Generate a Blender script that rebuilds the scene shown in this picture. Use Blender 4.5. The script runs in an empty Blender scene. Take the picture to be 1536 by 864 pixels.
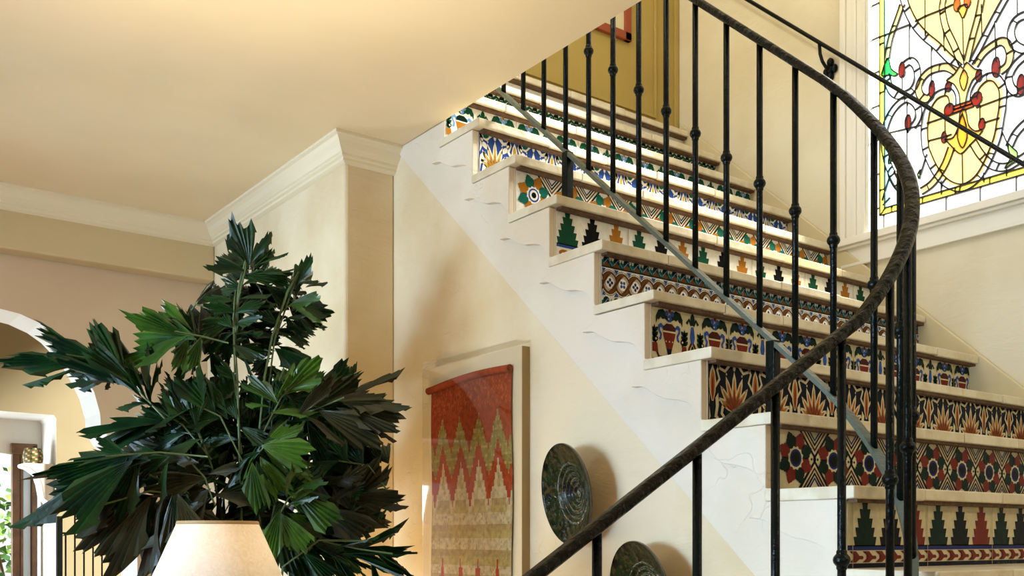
import bpy, bmesh, math, random
from mathutils import Vector, Matrix, Quaternion
rnd = random.Random(7)
SC = bpy.context.scene
COL = SC.collection
PI = math.pi
# ------------------------------------------------------------------ materials
def mat(name, col, rough=.6, metal=0., bump=0., bscale=30., var=0., vscale=3., spec=.5, col2=None, detail=6., trans=0., coat=0.):
    m = bpy.data.materials.new(name); m.use_nodes = True
    nt = m.node_tree; b = nt.nodes['Principled BSDF']
    b.inputs['Base Color'].default_value = (*col, 1); b.inputs['Roughness'].default_value = rough
    b.inputs['Metallic'].default_value = metal; b.inputs['Specular IOR Level'].default_value = spec
    if coat: b.inputs['Coat Weight'].default_value = coat; b.inputs['Coat Roughness'].default_value = .08
    if bump or var:
        tc = nt.nodes.new('ShaderNodeTexCoord')
    if var or col2:
        n = nt.nodes.new('ShaderNodeTexNoise'); n.inputs['Scale'].default_value = vscale; n.inputs['Detail'].default_value = detail
        nt.links.new(tc.outputs['Object'], n.inputs['Vector'])
        mx = nt.nodes.new('ShaderNodeMix'); mx.data_type = 'RGBA'
        c2 = col2 if col2 else tuple(c*(1-var) for c in col)
        mx.inputs['A'].default_value = (*col, 1); mx.inputs['B'].default_value = (*c2, 1)
        r = nt.nodes.new('ShaderNodeMapRange'); r.inputs['From Min'].default_value = .42; r.inputs['From Max'].default_value = .62
        nt.links.new(n.outputs['Fac'], r.inputs['Value']); nt.links.new(r.outputs['Result'], mx.inputs['Factor'])
        nt.links.new(mx.outputs['Result'], b.inputs['Base Color'])
    if bump:
        n = nt.nodes.new('ShaderNodeTexNoise'); n.inputs['Scale'].default_value = bscale; n.inputs['Detail'].default_value = 5
        nt.links.new(tc.outputs['Object'], n.inputs['Vector'])
        bp = nt.nodes.new('ShaderNodeBump'); bp.inputs['Strength'].default_value = bump; bp.inputs['Distance'].default_value = .02
        nt.links.new(n.outputs['Fac'], bp.inputs['Height']); nt.links.new(bp.outputs['Normal'], b.inputs['Normal'])
    return m
def plaster(name, col, col2, trowel=.35):
    """hand-trowelled plaster: soft swells, fine grit and a few long scratches"""
    m = mat(name, col, rough=.62, spec=.35, var=.1, vscale=2.2, col2=col2)
    nt = m.node_tree; b = nt.nodes['Principled BSDF']; tc = [n for n in nt.nodes if n.type == 'TEX_COORD'][0]
    mp = nt.nodes.new('ShaderNodeMapping'); mp.inputs['Rotation'].default_value = (.65, .2, .4); mp.inputs['Scale'].default_value = (1.2, 1.5, 3.5)
    nt.links.new(tc.outputs['Object'], mp.inputs['Vector'])
    a = nt.nodes.new('ShaderNodeTexNoise'); a.inputs['Scale'].default_value = 2.6; a.inputs['Detail'].default_value = 9; a.inputs['Roughness'].default_value = .62; a.inputs['Distortion'].default_value = .5
    d = nt.nodes.new('ShaderNodeTexNoise'); d.inputs['Scale'].default_value = 3.2; d.inputs['Detail'].default_value = 3
    nt.links.new(tc.outputs['Object'], d.inputs['Vector']); nt.links.new(mp.outputs['Vector'], a.inputs['Vector'])
    g = nt.nodes.new('ShaderNodeTexVoronoi'); g.feature = 'DISTANCE_TO_EDGE'; g.inputs['Scale'].default_value = 2.4        # a few sparse trowel scratches
    ad = nt.nodes.new('ShaderNodeVectorMath'); ad.operation = 'MULTIPLY_ADD'; ad.inputs[1].default_value = (1.2, 1.2, 1.2)
    nt.links.new(d.outputs['Color'], ad.inputs[0]); nt.links.new(tc.outputs['Object'], ad.inputs[2]); nt.links.new(ad.outputs['Vector'], g.inputs['Vector'])
    r = nt.nodes.new('ShaderNodeMapRange'); r.inputs['From Max'].default_value = .010; r.inputs['To Min'].default_value = -.10; r.inputs['To Max'].default_value = 0
    nt.links.new(g.outputs['Distance'], r.inputs['Value'])
    e = nt.nodes.new('ShaderNodeTexNoise'); e.inputs['Scale'].default_value = 2.; nt.links.new(tc.outputs['Object'], e.inputs['Vector'])
    k = nt.nodes.new('ShaderNodeMapRange'); k.inputs['From Min'].default_value = .58; k.inputs['From Max'].default_value = .66; nt.links.new(e.outputs['Fac'], k.inputs['Value'])
    sc = nt.nodes.new('ShaderNodeMath'); sc.operation = 'MULTIPLY'; nt.links.new(r.outputs['Result'], sc.inputs[0]); nt.links.new(k.outputs['Result'], sc.inputs[1])
    w = nt.nodes.new('ShaderNodeMath'); w.operation = 'MULTIPLY_ADD'; w.inputs[1].default_value = .55; nt.links.new(d.outputs['Fac'], w.inputs[0]); nt.links.new(sc.outputs['Value'], w.inputs[2])
    s = nt.nodes.new('ShaderNodeMath'); s.operation = 'MULTIPLY_ADD'; s.inputs[1].default_value = .42
    nt.links.new(a.outputs['Fac'], s.inputs[0]); nt.links.new(w.outputs['Value'], s.inputs[2])
    bp = nt.nodes.new('ShaderNodeBump'); bp.inputs['Strength'].default_value = trowel; bp.inputs['Distance'].default_value = .05
    nt.links.new(s.outputs['Value'], bp.inputs['Height']); nt.links.new(bp.outputs['Normal'], b.inputs['Normal'])
    return m
CREAM = plaster('plaster_cream', (.78, .66, .45), (.68, .545, .32), .5)
RIGHTW = plaster('plaster_right_wall', (.70, .63, .44), (.64, .56, .37), .26)
STRING = plaster('plaster_stringer', (.77, .70, .57), (.71, .62, .47), .5)  # cooler than CREAM; the shading along their boundary is put into both colours
BACKW = plaster('plaster_back_wall', (.62, .48, .32), (.58, .44, .29), .04)
OCHRE = plaster('plaster_ochre', (.40, .29, .075), (.37, .26, .065), .03)
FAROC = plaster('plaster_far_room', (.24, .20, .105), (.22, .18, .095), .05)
WHITE = plaster('plaster_white', (.80, .78, .72), (.76, .74, .68), .08)
CEIL = plaster('ceiling_paint', (.86, .74, .50), (.83, .71, .47), .03)
TRIM = mat('trim_paint', (.80, .71, .50), .45, bump=.04, bscale=40)
TRIMW = mat('white_trim_paint', (.76, .72, .60), .4, bump=.03, bscale=60)
SKIRT = mat('skirting_paint', (.62, .52, .30), .5, bump=.05, bscale=30, var=.08, vscale=6)
FLOOR = mat('terracotta_floor', (.36, .18, .09), .5, bump=.05, bscale=20, var=.25, vscale=5)
IRON = mat('wrought_iron', (.0018, .0045, .004), .26, bump=.2, bscale=70, spec=.16)
RAILIR = mat('hammered_rail_iron', (.006, .0055, .0025), .24, bump=.8, bscale=34, spec=.15)
TREAD = mat('painted_tread_edge', (.74, .67, .50), .32, bump=.14, bscale=38, col2=(.64, .55, .37), vscale=14, var=.1)
MORTAR = mat('brown_mortar', (.13, .065, .028), .8, bump=.5, bscale=60, var=.4, vscale=40)
WOOD = mat('brown_wood', (.16, .075, .03), .45, bump=.15, bscale=40, var=.35, vscale=12)
def tile(name, c): return mat('tile_'+name, c, .12, spec=.06, bump=.05, bscale=60, var=.10, vscale=60)
TC = {'cream': tile('cream', (.66, .59, .38)), 'white': tile('white', (.86, .86, .80)), 'black': tile('black', (.004, .0045, .006)),
      'navy': tile('navy', (.006, .007, .020)), 'green': tile('green', (.008, .075, .040)), 'dgreen': tile('dark_green', (.003, .018, .010)),
      'red': tile('red', (.18, .022, .012)), 'blue': tile('blue', (.030, .085, .36)), 'dblue': tile('dark_blue', (.016, .026, .15)), 'ochre': tile('ochre', (.42, .17, .020)),
      'brown': tile('brown', (.16, .060, .015)), 'orange': tile('orange', (.46, .16, .03)), 'maroon': tile('maroon', (.065, .010, .008)),
      'yellow': tile('yellow', (.62, .42, .08)), 'lblue': tile('light_blue', (.16, .33, .66)), 'teal': tile('teal', (.010, .14, .105)), 'grout': tile('grout', (.40, .33, .21))}
# ------------------------------------------------------------------ mesh builder
class MB:
    def __init__(s): s.v = []; s.f = []; s.mi = []; s.ms = []; s.sm = []
    def m(s, mt):
        if mt not in s.ms: s.ms.append(mt)
        return s.ms.index(mt)
    def face(s, pts, mt, smooth=False):
        i = len(s.v); s.v += [tuple(p) for p in pts]; s.f.append(tuple(range(i, i+len(pts)))); s.mi.append(s.m(mt)); s.sm.append(smooth)
    def mesh(s, vs, fs, mt, smooth=False):
        i = len(s.v); s.v += [tuple(p) for p in vs]; k = s.m(mt)
        for f in fs: s.f.append(tuple(a+i for a in f)); s.mi.append(k); s.sm.append(smooth)
    def box(s, x0, x1, y0, y1, z0, z1, mt):
        v = [(x, y, z) for z in (z0, z1) for y in (y0, y1) for x in (x0, x1)]
        s.mesh(v, [(0, 2, 3, 1), (4, 5, 7, 6), (0, 1, 5, 4), (2, 6, 7, 3), (0, 4, 6, 2), (1, 3, 7, 5)], mt)
    def prism(s, pts, f3, d0, d1, mt):
        """pts 2-D outline, f3(a,b,d)->xyz, extruded from d0 to d1"""
        n = len(pts); v = [f3(a, b, d0) for a, b in pts]+[f3(a, b, d1) for a, b in pts]
        fs = [tuple(range(n)), tuple(range(2*n-1, n-1, -1))]+[(i, (i+1) % n, n+(i+1) % n, n+i) for i in range(n)]
        s.mesh(v, fs, mt)
    def lathe(s, prof, mt, seg=32, c=(0, 0, 0), smooth=True):
        v = []; n = len(prof)
        for r, z in prof:
            for k in range(seg):
                a = 2*PI*k/seg; v.append((c[0]+r*math.cos(a), c[1]+r*math.sin(a), c[2]+z))
        fs = [(i*seg+k, i*seg+(k+1) % seg, (i+1)*seg+(k+1) % seg, (i+1)*seg+k) for i in range(n-1) for k in range(seg)]
        s.mesh(v, fs, mt, smooth)
    def sweep(s, path, prof, mt, up=Vector((0, 0, 1)), smooth=True, caps=True):
        """sweep a closed 2-D profile (side, up) along a 3-D path"""
        n = len(prof); v = []; P = [Vector(p) for p in path]
        for i, p in enumerate(P):
            t = (P[min(i+1, len(P)-1)]-P[max(i-1, 0)]).normalized()
            sd = t.cross(up)
            sd = sd.normalized() if sd.length > 1e-5 else Vector((1, 0, 0))
            u = sd.cross(t)
            for a, b in prof: v.append(p+sd*a+u*b)
        fs = [(i*n+k, i*n+(k+1) % n, (i+1)*n+(k+1) % n, (i+1)*n+k) for i in range(len(P)-1) for k in range(n)]
        if caps: fs += [tuple(range(n)), tuple(range((len(P)-1)*n, len(P)*n))[::-1]]
        s.mesh(v, fs, mt, smooth)
    def tube(s, path, r, mt, seg=8, up=Vector((0, 0, 1))):
        s.sweep(path, [(r*math.cos(2*PI*k/seg), r*math.sin(2*PI*k/seg)) for k in range(seg)], mt, up)
    def ball(s, c, r, mt, sz=1., seg=14):
        pr = [(max(r*math.sin(PI*i/8), 1e-5), -r*sz*math.cos(PI*i/8)) for i in range(9)]
        s.lathe(pr, mt, seg, c)
    def build(s, name, parent=None, bevel=0., loc=None, fixn=False):
        me = bpy.data.meshes.new(name)
        me.from_pydata([tuple(p) for p in s.v], [], s.f)
        for mt in s.ms: me.materials.append(mt)
        me.polygons.foreach_set('material_index', s.mi); me.polygons.foreach_set('use_smooth', s.sm)
        if fixn:
            bm = bmesh.new(); bm.from_mesh(me); bmesh.ops.recalc_face_normals(bm, faces=bm.faces); bm.to_mesh(me); bm.free()
        me.update()
        o = bpy.data.objects.new(name, me); COL.objects.link(o)
        if parent: o.parent = parent
        if loc: o.location = loc
        if bevel:
            b = o.modifiers.new('bevel', 'BEVEL'); b.width = bevel; b.segments = 2; b.limit_method = 'ANGLE'; b.angle_limit = .6
        return o
def struct(o, label=None):
    o['kind'] = 'structure'
    if label: o['label'] = label
    return o
def tag(o, label, cat, group=None):
    o['label'] = label; o['category'] = cat
    if group: o['group'] = group
    return o
def thing(name, label, cat, loc=(0, 0, 0), group=None):
    o = bpy.data.objects.new(name, None); COL.objects.link(o); o.location = loc; o.empty_display_size = .1
    return tag(o, label, cat, group)
YZ = lambda a, b, d: (d, a, b)       # outline in (y,z), extruded along x
XZ = lambda a, b, d: (a, d, b)       # outline in (x,z), extruded along y
# ------------------------------------------------------------------ key dimensions
RUN, RISE, Z0 = .23115, .207, 1.449          # going, rise, height of tread 0
XL, XR, XW = -.241, 1.628, -.207             # inner tread end, right tread end, side wall face
OV = .04                                     # nosing overhang
TH = .031                                    # tread edge thickness
CZ = 3.19                                    # ceiling height
NT = 12                                      # treads 0..11
ty = lambda k: RUN*k
tz = lambda k: Z0+RISE*k
# ------------------------------------------------------------------ setting
b = MB(); b.box(-6.5, 1.65, -3.4, 6.2, -.1, 0, FLOOR); struct(b.build('floor'))
b = MB(); b.box(-6.5, -.212, -2.2, 9 - 2.9, CZ, CZ+.3, CEIL); struct(b.build('ceiling'))
b = MB(); b.box(-.5, 1.9, .1, 3.2, 5.6, 5.7, WHITE); struct(b.build('ceiling_upper'))
# the near end of the room, behind the camera, and its left wall with a window
b = MB(); b.box(-6.7, 1.65, -3.6, -3.4, 0, 5.6, plaster('plaster_front_wall', (.16, .11, .07), (.14, .10, .06), .1)); struct(b.build('wall_front'))
b = MB(); b.box(-6.7, -6.5, -3.4, -.1, 0, CZ, BACKW); b.box(-6.7, -6.5, 2.6, 6.2, 0, CZ, BACKW); b.box(-6.7, -6.5, -.1, 2.6, 0, .6, BACKW); b.box(-6.7, -6.5, -.1, 2.6, 2.6, CZ, BACKW); struct(b.build('wall_left'))
b = MB()
for y0, y1, z0, z1 in ((-.1, 0, .6, 2.6), (2.5, 2.6, .6, 2.6), (0, 2.5, .6, .7), (0, 2.5, 2.5, 2.6), (1.2, 1.3, .7, 2.5)): b.box(-6.62, -6.55, y0, y1, z0, z1, WHITE)
struct(b.build('window_2'))
# side wall under the stairs: stepped outline
pts = [(OV+.008, 0.)]
for k in range(NT):
    pts.append((ty(k)+OV+.008, tz(k)-TH-.001)); pts.append((ty(k+1)+OV+.008, tz(k)-TH-.001))
pts[-1] = (2.60, pts[-1][1]); pts.append((2.60, 0.))
b = MB(); b.prism(pts, YZ, XW, XW+.12, CREAM); struct(b.build('wall_stair', fixn=True))
# return wall with its narrow end face
XC = -.44
b = MB(); b.box(XC, XW+.001, 2.53, 4.15, 0, CZ, CREAM); struct(b.build('wall_return', bevel=.012))
# back wall with an arched opening
YB = 4.15
arch = [(-.99, 2.06), (-.997, 2.166), (-1.025, 2.27), (-1.062, 2.347), (-1.105, 2.425), (-1.157, 2.489), (-1.215, 2.548), (-1.281, 2.591), (-1.37, 2.625), (-1.461, 2.639), (-1.6, 2.655)]
arch = arch+[(-3.2-x, z) for x, z in arch[::-1][1:]]
out = [(-.81, 0), (-.81, 2.06)]+arch+[(-2.39, 2.06), (-2.39, 0), (-6.5, 0), (-6.5, CZ), (-.21, CZ), (-.21, 0)]
b = MB(); b.prism(out, XZ, YB, YB+.30, BACKW)
for i, f in enumerate(b.f):                      # intrados and jambs are white plaster
    if i >= 2 and i-2 < len(arch)+3: b.mi[i] = b.m(WHITE)
struct(b.build('wall_back', fixn=True))
# corbel moulding where the arch springs
prof = [(-.80, 1.955), (-.86, 1.955), (-.885, 1.965), (-.89, 1.98), (-.905, 1.985), (-.935, 2.0), (-.955, 2.022), (-.968, 2.045), (-.975, 2.062), (-.985, 2.066), (-.995, 2.08), (-.995, 2.095), (-.80, 2.095)]
b = MB(); b.prism(prof, XZ, YB-.035, YB+.30, WHITE)
for dz, dx in ((0, 0), (.018, -.02)):
    b.sweep([(-.99+.02*dx, YB-.04, 2.085), (-.97, YB-.045, 2.05+dz*.2), (-.94+dx, YB-.045, 2.01+dz), (-.90+dx, YB-.045, 1.985+dz), (-.80, YB-.045, 1.975+dz)], [(-.008, -.006), (.008, -.006), (.008, .006), (-.008, .006)], WHITE)
struct(b.build('trim_1', fixn=True))
# crown moulding profile (out from wall, down from ceiling)
CROWN = [(0, 0), (.085, 0), (.085, -.012), (.074, -.018), (.062, -.03), (.05, -.05), (.036, -.064), (.030, -.068), (.030, -.078), (.020, -.084), (.020, -.094), (.010, -.100), (0, -.104)]
def crown(path, name, mt):
    """path: plan points with the outward 2-D offset vector of each (mitred)"""
    b = MB(); n = len(CROWN); v = []
    for (x, y), (ox, oy) in path:
        for d, z in CROWN: v.append((x+ox*d, y+oy*d, CZ+z-.0005))
    fs = [(i*n+k, i*n+k+1, (i+1)*n+k+1, (i+1)*n+k) for i in range(len(path)-1) for k in range(n-1)]
    b.mesh(v, fs, mt); return struct(b.build(name, fixn=True))
crown([((XW, 2.53), (0, -1)), ((XC, 2.53), (-1, -1)), ((XC, 4.03), (-1, -1)), ((-6.5, 4.03), (0, -1))], 'trim_2', TRIM)
# dropped beam in front of the back wall
b = MB(); b.box(-6.5, XC, 4.03, YB, 2.905, CZ, plaster('plaster_beam', (.60, .48, .28), (.57, .45, .25), .04)); struct(b.build('trim_3', bevel=.01))
# room beyond the arch
YF = 5.6
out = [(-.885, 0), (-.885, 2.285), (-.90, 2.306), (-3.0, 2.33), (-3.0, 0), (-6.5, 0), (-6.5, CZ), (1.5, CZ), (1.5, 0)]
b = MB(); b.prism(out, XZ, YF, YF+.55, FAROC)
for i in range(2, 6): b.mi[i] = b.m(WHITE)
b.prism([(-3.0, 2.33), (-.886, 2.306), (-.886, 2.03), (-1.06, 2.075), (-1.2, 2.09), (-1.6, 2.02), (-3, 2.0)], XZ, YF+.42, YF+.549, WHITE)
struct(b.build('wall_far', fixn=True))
b = MB()                                         # plaster shelf growing out of the reveal
b.prism([(-.885, 2.0), (-1.07, 2.0), (-1.07, 1.975), (-1.03, 1.965), (-.985, 1.93), (-.965, 1.87), (-.95, 1.78), (-.885, 1.72)], XZ, YF+.05, YF+.22, WHITE)
struct(b.build('trim_4', bevel=.01, fixn=True))
b = MB()                                         # wooden French door leaf standing in the reveal
for x0, x1, y0 in ((-1.065, -1.015, 6.0), (-1.015, -1.0, 5.99), (-.95, -.915, 5.985)): b.box(x0, x1, y0, 6.05, 0.02, 2.14, WOOD)
b.box(-1.0, -.95, 6.01, 6.03, 0.05, 2.08, mat('door_glass', (.55, .62, .68), .05))
b.box(-1.075, -.915, 5.985, 6.05, 2.08, 2.15, WOOD); b.box(-1.065, -.915, 5.99, 6.05, .02, .3, WOOD)
struct(b.build('door_1', bevel=.006))
# right wall with the stained-glass opening
WX = 1.65; WY0, WY1, WZ0, WZ1 = .556, 1.446, 2.905, 5.0
b = MB()
b.box(WX, WX+.22, WY1, 2.95, 0, 5.6, RIGHTW); b.box(WX, WX+.22, -3.4, WY0, 0, 5.6, RIGHTW)
b.box(WX, WX+.22, WY0, WY1, 0, WZ0, RIGHTW); b.box(WX, WX+.22, WY0, WY1, WZ1, 5.6, RIGHTW)
struct(b.build('wall_right'))
# sloping skirting on the right wall
b = MB(); line = lambda y, o=0: Z0+y*RISE/RUN+o
b.prism([(-.6, line(-.6, .012)), (2.60, line(2.60, .012)), (2.60, line(2.60, -.34)), (-.6, line(-.6, -.34))], YZ, XR, WX, SKIRT)
struct(b.build('baseboard_right', bevel=.006, fixn=True))
# ochre wall at the head of the stairs, with panel moulding
YL = 2.64
b = MB(); b.box(-.5, WX, YL, YL+.2, 3.20, 5.6, OCHRE); struct(b.build('wall_landing'))
b = MB()
for x0, x1, z0, z1 in ((-.3, 1.475, 3.785, 3.80), (-.3, 1.475, 3.762, 3.768), (1.462, 1.475, 3.80, 5.3), (1.545, 1.562, 3.73, 5.6), (1.615, 1.645, 3.73, 5.6)):
    b.box(x0, x1, YL-.012, YL+.001, z0, z1, OCHRE)
struct(b.build('trim_5', bevel=.004))
# ------------------------------------------------------------------ stained-glass window
GX = 1.668
def gmat(name, c, emit=0., fr=.16):
    m = bpy.data.materials.new('glass_'+name); m.use_nodes = True; nt = m.node_tree; nt.nodes.clear()
    o = nt.nodes.new('ShaderNodeOutputMaterial'); t = nt.nodes.new('ShaderNodeBsdfTransparent'); tr = nt.nodes.new('ShaderNodeBsdfTranslucent')
    g = nt.nodes.new('ShaderNodeBsdfGlossy'); g.inputs['Roughness'].default_value = .15
    n = nt.nodes.new('ShaderNodeTexNoise'); n.inputs['Scale'].default_value = 9; n.inputs['Detail'].default_value = 5
    tc = nt.nodes.new('ShaderNodeTexCoord'); nt.links.new(tc.outputs['Object'], n.inputs['Vector'])
    mx = nt.nodes.new('ShaderNodeMix'); mx.data_type = 'RGBA'; mx.inputs['A'].default_value = (*c, 1); mx.inputs['B'].default_value = (*[min(1, a*.82+.02) for a in c], 1)
    r = nt.nodes.new('ShaderNodeMapRange'); r.inputs['From Min'].default_value = .5; r.inputs['From Max'].default_value = .75
    nt.links.new(n.outputs['Fac'], r.inputs['Value']); nt.links.new(r.outputs['Result'], mx.inputs['Factor'])
    for q in (t, tr): nt.links.new(mx.outputs['Result'], q.inputs['Color'])
    a = nt.nodes.new('ShaderNodeMixShader'); a.inputs['Fac'].default_value = fr
    nt.links.new(t.outputs[0], a.inputs[1]); nt.links.new(tr.outputs[0], a.inputs[2])
    a2 = nt.nodes.new('ShaderNodeMixShader'); a2.inputs['Fac'].default_value = .04
    nt.links.new(a.outputs[0], a2.inputs[1]); nt.links.new(g.outputs[0], a2.inputs[2]); nt.links.new(a2.outputs[0], o.inputs['Surface'])
    return m
GM = {'clear': gmat('clear', (.97, .97, .95), fr=.12), 'yellow': gmat('yellow', (1., .70, .27)), 'amber': gmat('amber', (1., .66, .22)), 'gold': gmat('gold', (.98, .78, .10)),
      'red': gmat('red', (.24, .018, .010)), 'orange': gmat('orange', (.95, .18, .02)), 'green': gmat('green', (.04, .62, .10)), 'lime': gmat('lime', (.45, .85, .22)), 'cyan': gmat('cyan', (.42, .82, 1.))}
LEAD = mat('lead_came', (.012, .012, .012), .5, metal=.3)
glass = MB(); lead = MB()
def gl(poly, c, layer=1, outline=True, w=.0048):
    x = GX-.0012*layer
    glass.face([(x, y, z) for y, z in poly], GM[c])
    if outline: strip(poly+[poly[0]], w)
def strip(pl, w=.005, x=None):
    """lead came: a flat raised bar following a polyline on the glass"""
    x = GX-.008 if x is None else x
    P = [Vector((0, y, z)) for y, z in pl]; n = len(P); L = []; R = []
    for i, p in enumerate(P):
        t = P[min(i+1, n-1)]-P[max(i-1, 0)]
        if i == 0 or i == n-1:
            if (P[0]-P[-1]).length < 1e-6: t = P[1]-P[-2]
        t.normalize(); s = Vector((0, -t.z, t.y)); L.append(p+s*w/2); R.append(p-s*w/2)
    v = []
    for l, r in zip(L, R): v += [(x, l.y, l.z), (x, r.y, r.z), (GX+.004, l.y, l.z), (GX+.004, r.y, r.z)]
    fs = []
    for i in range(n-1):
        a, c = i*4, i*4+4
        fs += [(a, a+1, c+1, c), (a, c, c+2, a+2), (a+1, a+3, c+3, c+1), (a+2, c+2, c+3, a+3)]
    lead.mesh(v, fs, LEAD)
def smooth(pl, n=4):
    P = [Vector((y, z)) for y, z in pl]; o = []
    for i in range(len(P)-1):
        p0, p1, p2, p3 = P[max(i-1, 0)], P[i], P[i+1], P[min(i+2, len(P)-1)]
        for k in range(n):
            t = k/n
            o.append(tuple(.5*((2*p1)+(p2-p0)*t+(2*p0-5*p1+4*p2-p3)*t*t+(3*p1-p0-3*p2+p3)*t**3)))
    o.append(tuple(P[-1])); return o
def band(pl, w=.030, step=.085, fill=None, fr=(0, 1)):
    """white rope of short glass pieces between two leads"""
    q = smooth(pl, 5); P = [Vector(p) for p in q]; n = len(P); A = []; B = []
    for i, p in enumerate(P):
        t = (P[min(i+1, n-1)]-P[max(i-1, 0)]).normalized(); s = Vector((-t.y, t.x)); A.append(tuple(p+s*w/2)); B.append(tuple(p-s*w/2))
    strip(A); strip(B)
    if fill: 
        for i in range(n-1): gl([A[i], A[i+1], B[i+1], B[i]], fill, 2, False)
    d = 0
    for i in range(1, n):
        d += (P[i]-P[i-1]).length
        if d > step: strip([A[i], B[i]], .0042); d = 0
def rgl(poly, c, layer): gl(smooth(poly+[poly[0]], 3)[:-1], c, layer)
def oval(c, rx, rz, col, rot=0, layer=3, n=16):
    p = []
    for k in range(n):
        a = 2*PI*k/n; u = rx*math.cos(a); v = rz*math.sin(a)
        p.append((c[0]+u*math.cos(rot)-v*math.sin(rot), c[1]+u*math.sin(rot)+v*math.cos(rot)))
    gl(p, col, layer, True, .0036)
gl([(WY0, WZ0), (WY1, WZ0), (WY1, WZ1), (WY0, WZ1)], 'clear', 0, False)
# borders
yl, yr, zb = 1.405, .597, 2.985
gl([(yl, zb), (yl, WZ1), (yl-.026, WZ1), (yl-.026, zb+.026)], 'gold', 1); gl([(yr, zb), (yr, WZ1), (yr+.026, WZ1), (yr+.026, zb+.026)], 'gold', 1)
gl([(yl, zb), (yl-.026, zb+.028), (yr+.026, zb+.028), (yr, zb)], 'gold', 1)
for i in range(14):
    z = 3.02+i*.155; strip([(WY1, z), (yl, z)], .0042); strip([(WY0, z), (yr, z)], .0042)
    if i < 6: y = yl-.02-i*.15; strip([(y, WZ0), (y, zb)], .0042); strip([(y-.04, zb), (y-.04, zb+.028)], .0042)
    z = 3.1+i*.22; strip([(yl, z), (yl-.026, z)], .004)
# pale blue edge field
gl([(1.393,3.957),(1.324,3.927),(1.337,3.829),(1.354,3.712),(1.347,3.605),(1.337,3.491),(1.35,3.413),(1.374,3.348),(1.393,3.355)], 'cyan', 1, False)
gl([(1.393,3.355),(1.366,3.346),(1.347,3.252),(1.337,3.131),(1.316,3.064),(1.325,3.011),(1.358,3.006),(1.391,3.008)], 'cyan', 1, False)
# yellow flame and medallion fields
gl([(1.282,3.95),(1.271,3.905),(1.26,3.852),(1.223,3.776),(1.175,3.706),(1.125,3.646),(1.076,3.581),(1.021,3.527),(0.994,3.527),(0.943,3.582),(0.894,3.655),(0.849,3.725),(0.83,3.754)], 'yellow', 1, False)
gl([(1.062,3.362),(1.052,3.392),(1.058,3.414),(1.09,3.433),(1.132,3.43),(1.164,3.391),(1.179,3.335),(1.18,3.286),(1.175,3.227),(1.164,3.183),(1.136,3.118),(1.102,3.065),(1.062,3.028),(1.014,3.006),(0.967,3.015),(0.927,3.047),(0.891,3.11),(0.865,3.172),(0.849,3.245),(0.844,3.288),(0.839,3.349),(0.852,3.385),(0.875,3.414),(0.907,3.427),(0.937,3.416),(0.957,3.391),(0.96,3.36),(1.007,3.344)], 'yellow', 1, False)
# straight background leads
for pl in ([(1.256,3.803),(1.256,3.636)], [(1.182,3.867),(1.182,3.709)], [(1.152,3.654),(1.152,3.48)], [(1.097,3.705),(1.093,3.611)], [(1.011,3.716),(1.006,3.519)], [(0.93,3.74),(0.927,3.611)], [(0.873,3.646),(0.868,3.48)], [(0.78,3.695),(0.78,3.636)], [(1.291,3.578),(1.291,3.509)], [(1.268,3.46),(1.268,3.314)], [(1.268,3.337),(1.268,3.207)], [(1.09,3.339),(1.09,3.266)], [(0.936,3.332),(0.936,3.255)], [(1.013,3.15),(1.011,3.019)], [(1.107,3.059),(1.107,3)], [(0.92,3.038),(0.92,3)], [(0.825,3.029),(0.825,2.998)], [(1.409,3.794),(1.35,3.79),(1.316,3.793),(1.254,3.789)], [(1.23,3.792),(1.182,3.796),(1.107,3.792),(1.055,3.793)], [(1.175,3.327),(1.09,3.326),(1.021,3.329)], [(0.953,3.319),(0.901,3.32),(0.839,3.321),(0.786,3.316)], [(1.168,3.249),(1.104,3.244),(1.062,3.243)], [(0.92,3.246),(0.855,3.244)], [(1.385,3.347),(1.286,3.336),(1.204,3.328)], [(1.175,3.193),(1.204,3.114)], [(0.843,3.186),(0.824,3.136)], [(1.393,3.05),(1.354,3.15)], [(1.389,3.028),(1.354,3.053)]):
    strip(pl, .0046)
# scrolling white ropes
band([(1.295,3.956),(1.282,3.909),(1.263,3.85),(1.228,3.775),(1.179,3.704),(1.129,3.646),(1.081,3.581),(1.028,3.514)])
band([(1.093,3.868),(1.098,3.831),(1.102,3.793),(1.086,3.707),(1.048,3.613),(1.017,3.529)], .026)
band([(0.924,3.795),(0.93,3.759),(0.943,3.701),(0.97,3.615),(0.992,3.533)], .026)
band([(0.808,3.744),(0.833,3.718),(0.884,3.648),(0.933,3.575),(0.973,3.513)], .028)
band([(1.292,3.893),(1.316,3.841),(1.35,3.766),(1.368,3.679)], .024, fill='yellow')
band([(1.282,3.622),(1.252,3.626),(1.225,3.594),(1.217,3.551),(1.228,3.514),(1.256,3.491),(1.308,3.494),(1.343,3.526),(1.363,3.577),(1.371,3.607)])
band([(1.041,3.502),(1.076,3.532),(1.107,3.545),(1.161,3.549),(1.197,3.528),(1.212,3.495),(1.203,3.456),(1.175,3.433),(1.152,3.443)], .03, fill='yellow')
band([(1.056,3.361),(1.056,3.393),(1.068,3.42),(1.09,3.433),(1.132,3.43),(1.168,3.392),(1.182,3.337),(1.185,3.288),(1.179,3.221),(1.167,3.184),(1.139,3.119),(1.104,3.064),(1.062,3.024),(1.014,3.003),(0.965,3.013),(0.926,3.046),(0.889,3.109),(0.862,3.171),(0.848,3.245),(0.841,3.287),(0.839,3.349),(0.851,3.385),(0.875,3.417),(0.907,3.429),(0.939,3.416),(0.959,3.391),(0.963,3.357)])
band([(0.852,3.433),(0.82,3.449),(0.81,3.489),(0.822,3.531),(0.849,3.554),(0.888,3.55),(0.926,3.532),(0.96,3.495)], .03, fill='yellow')
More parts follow.
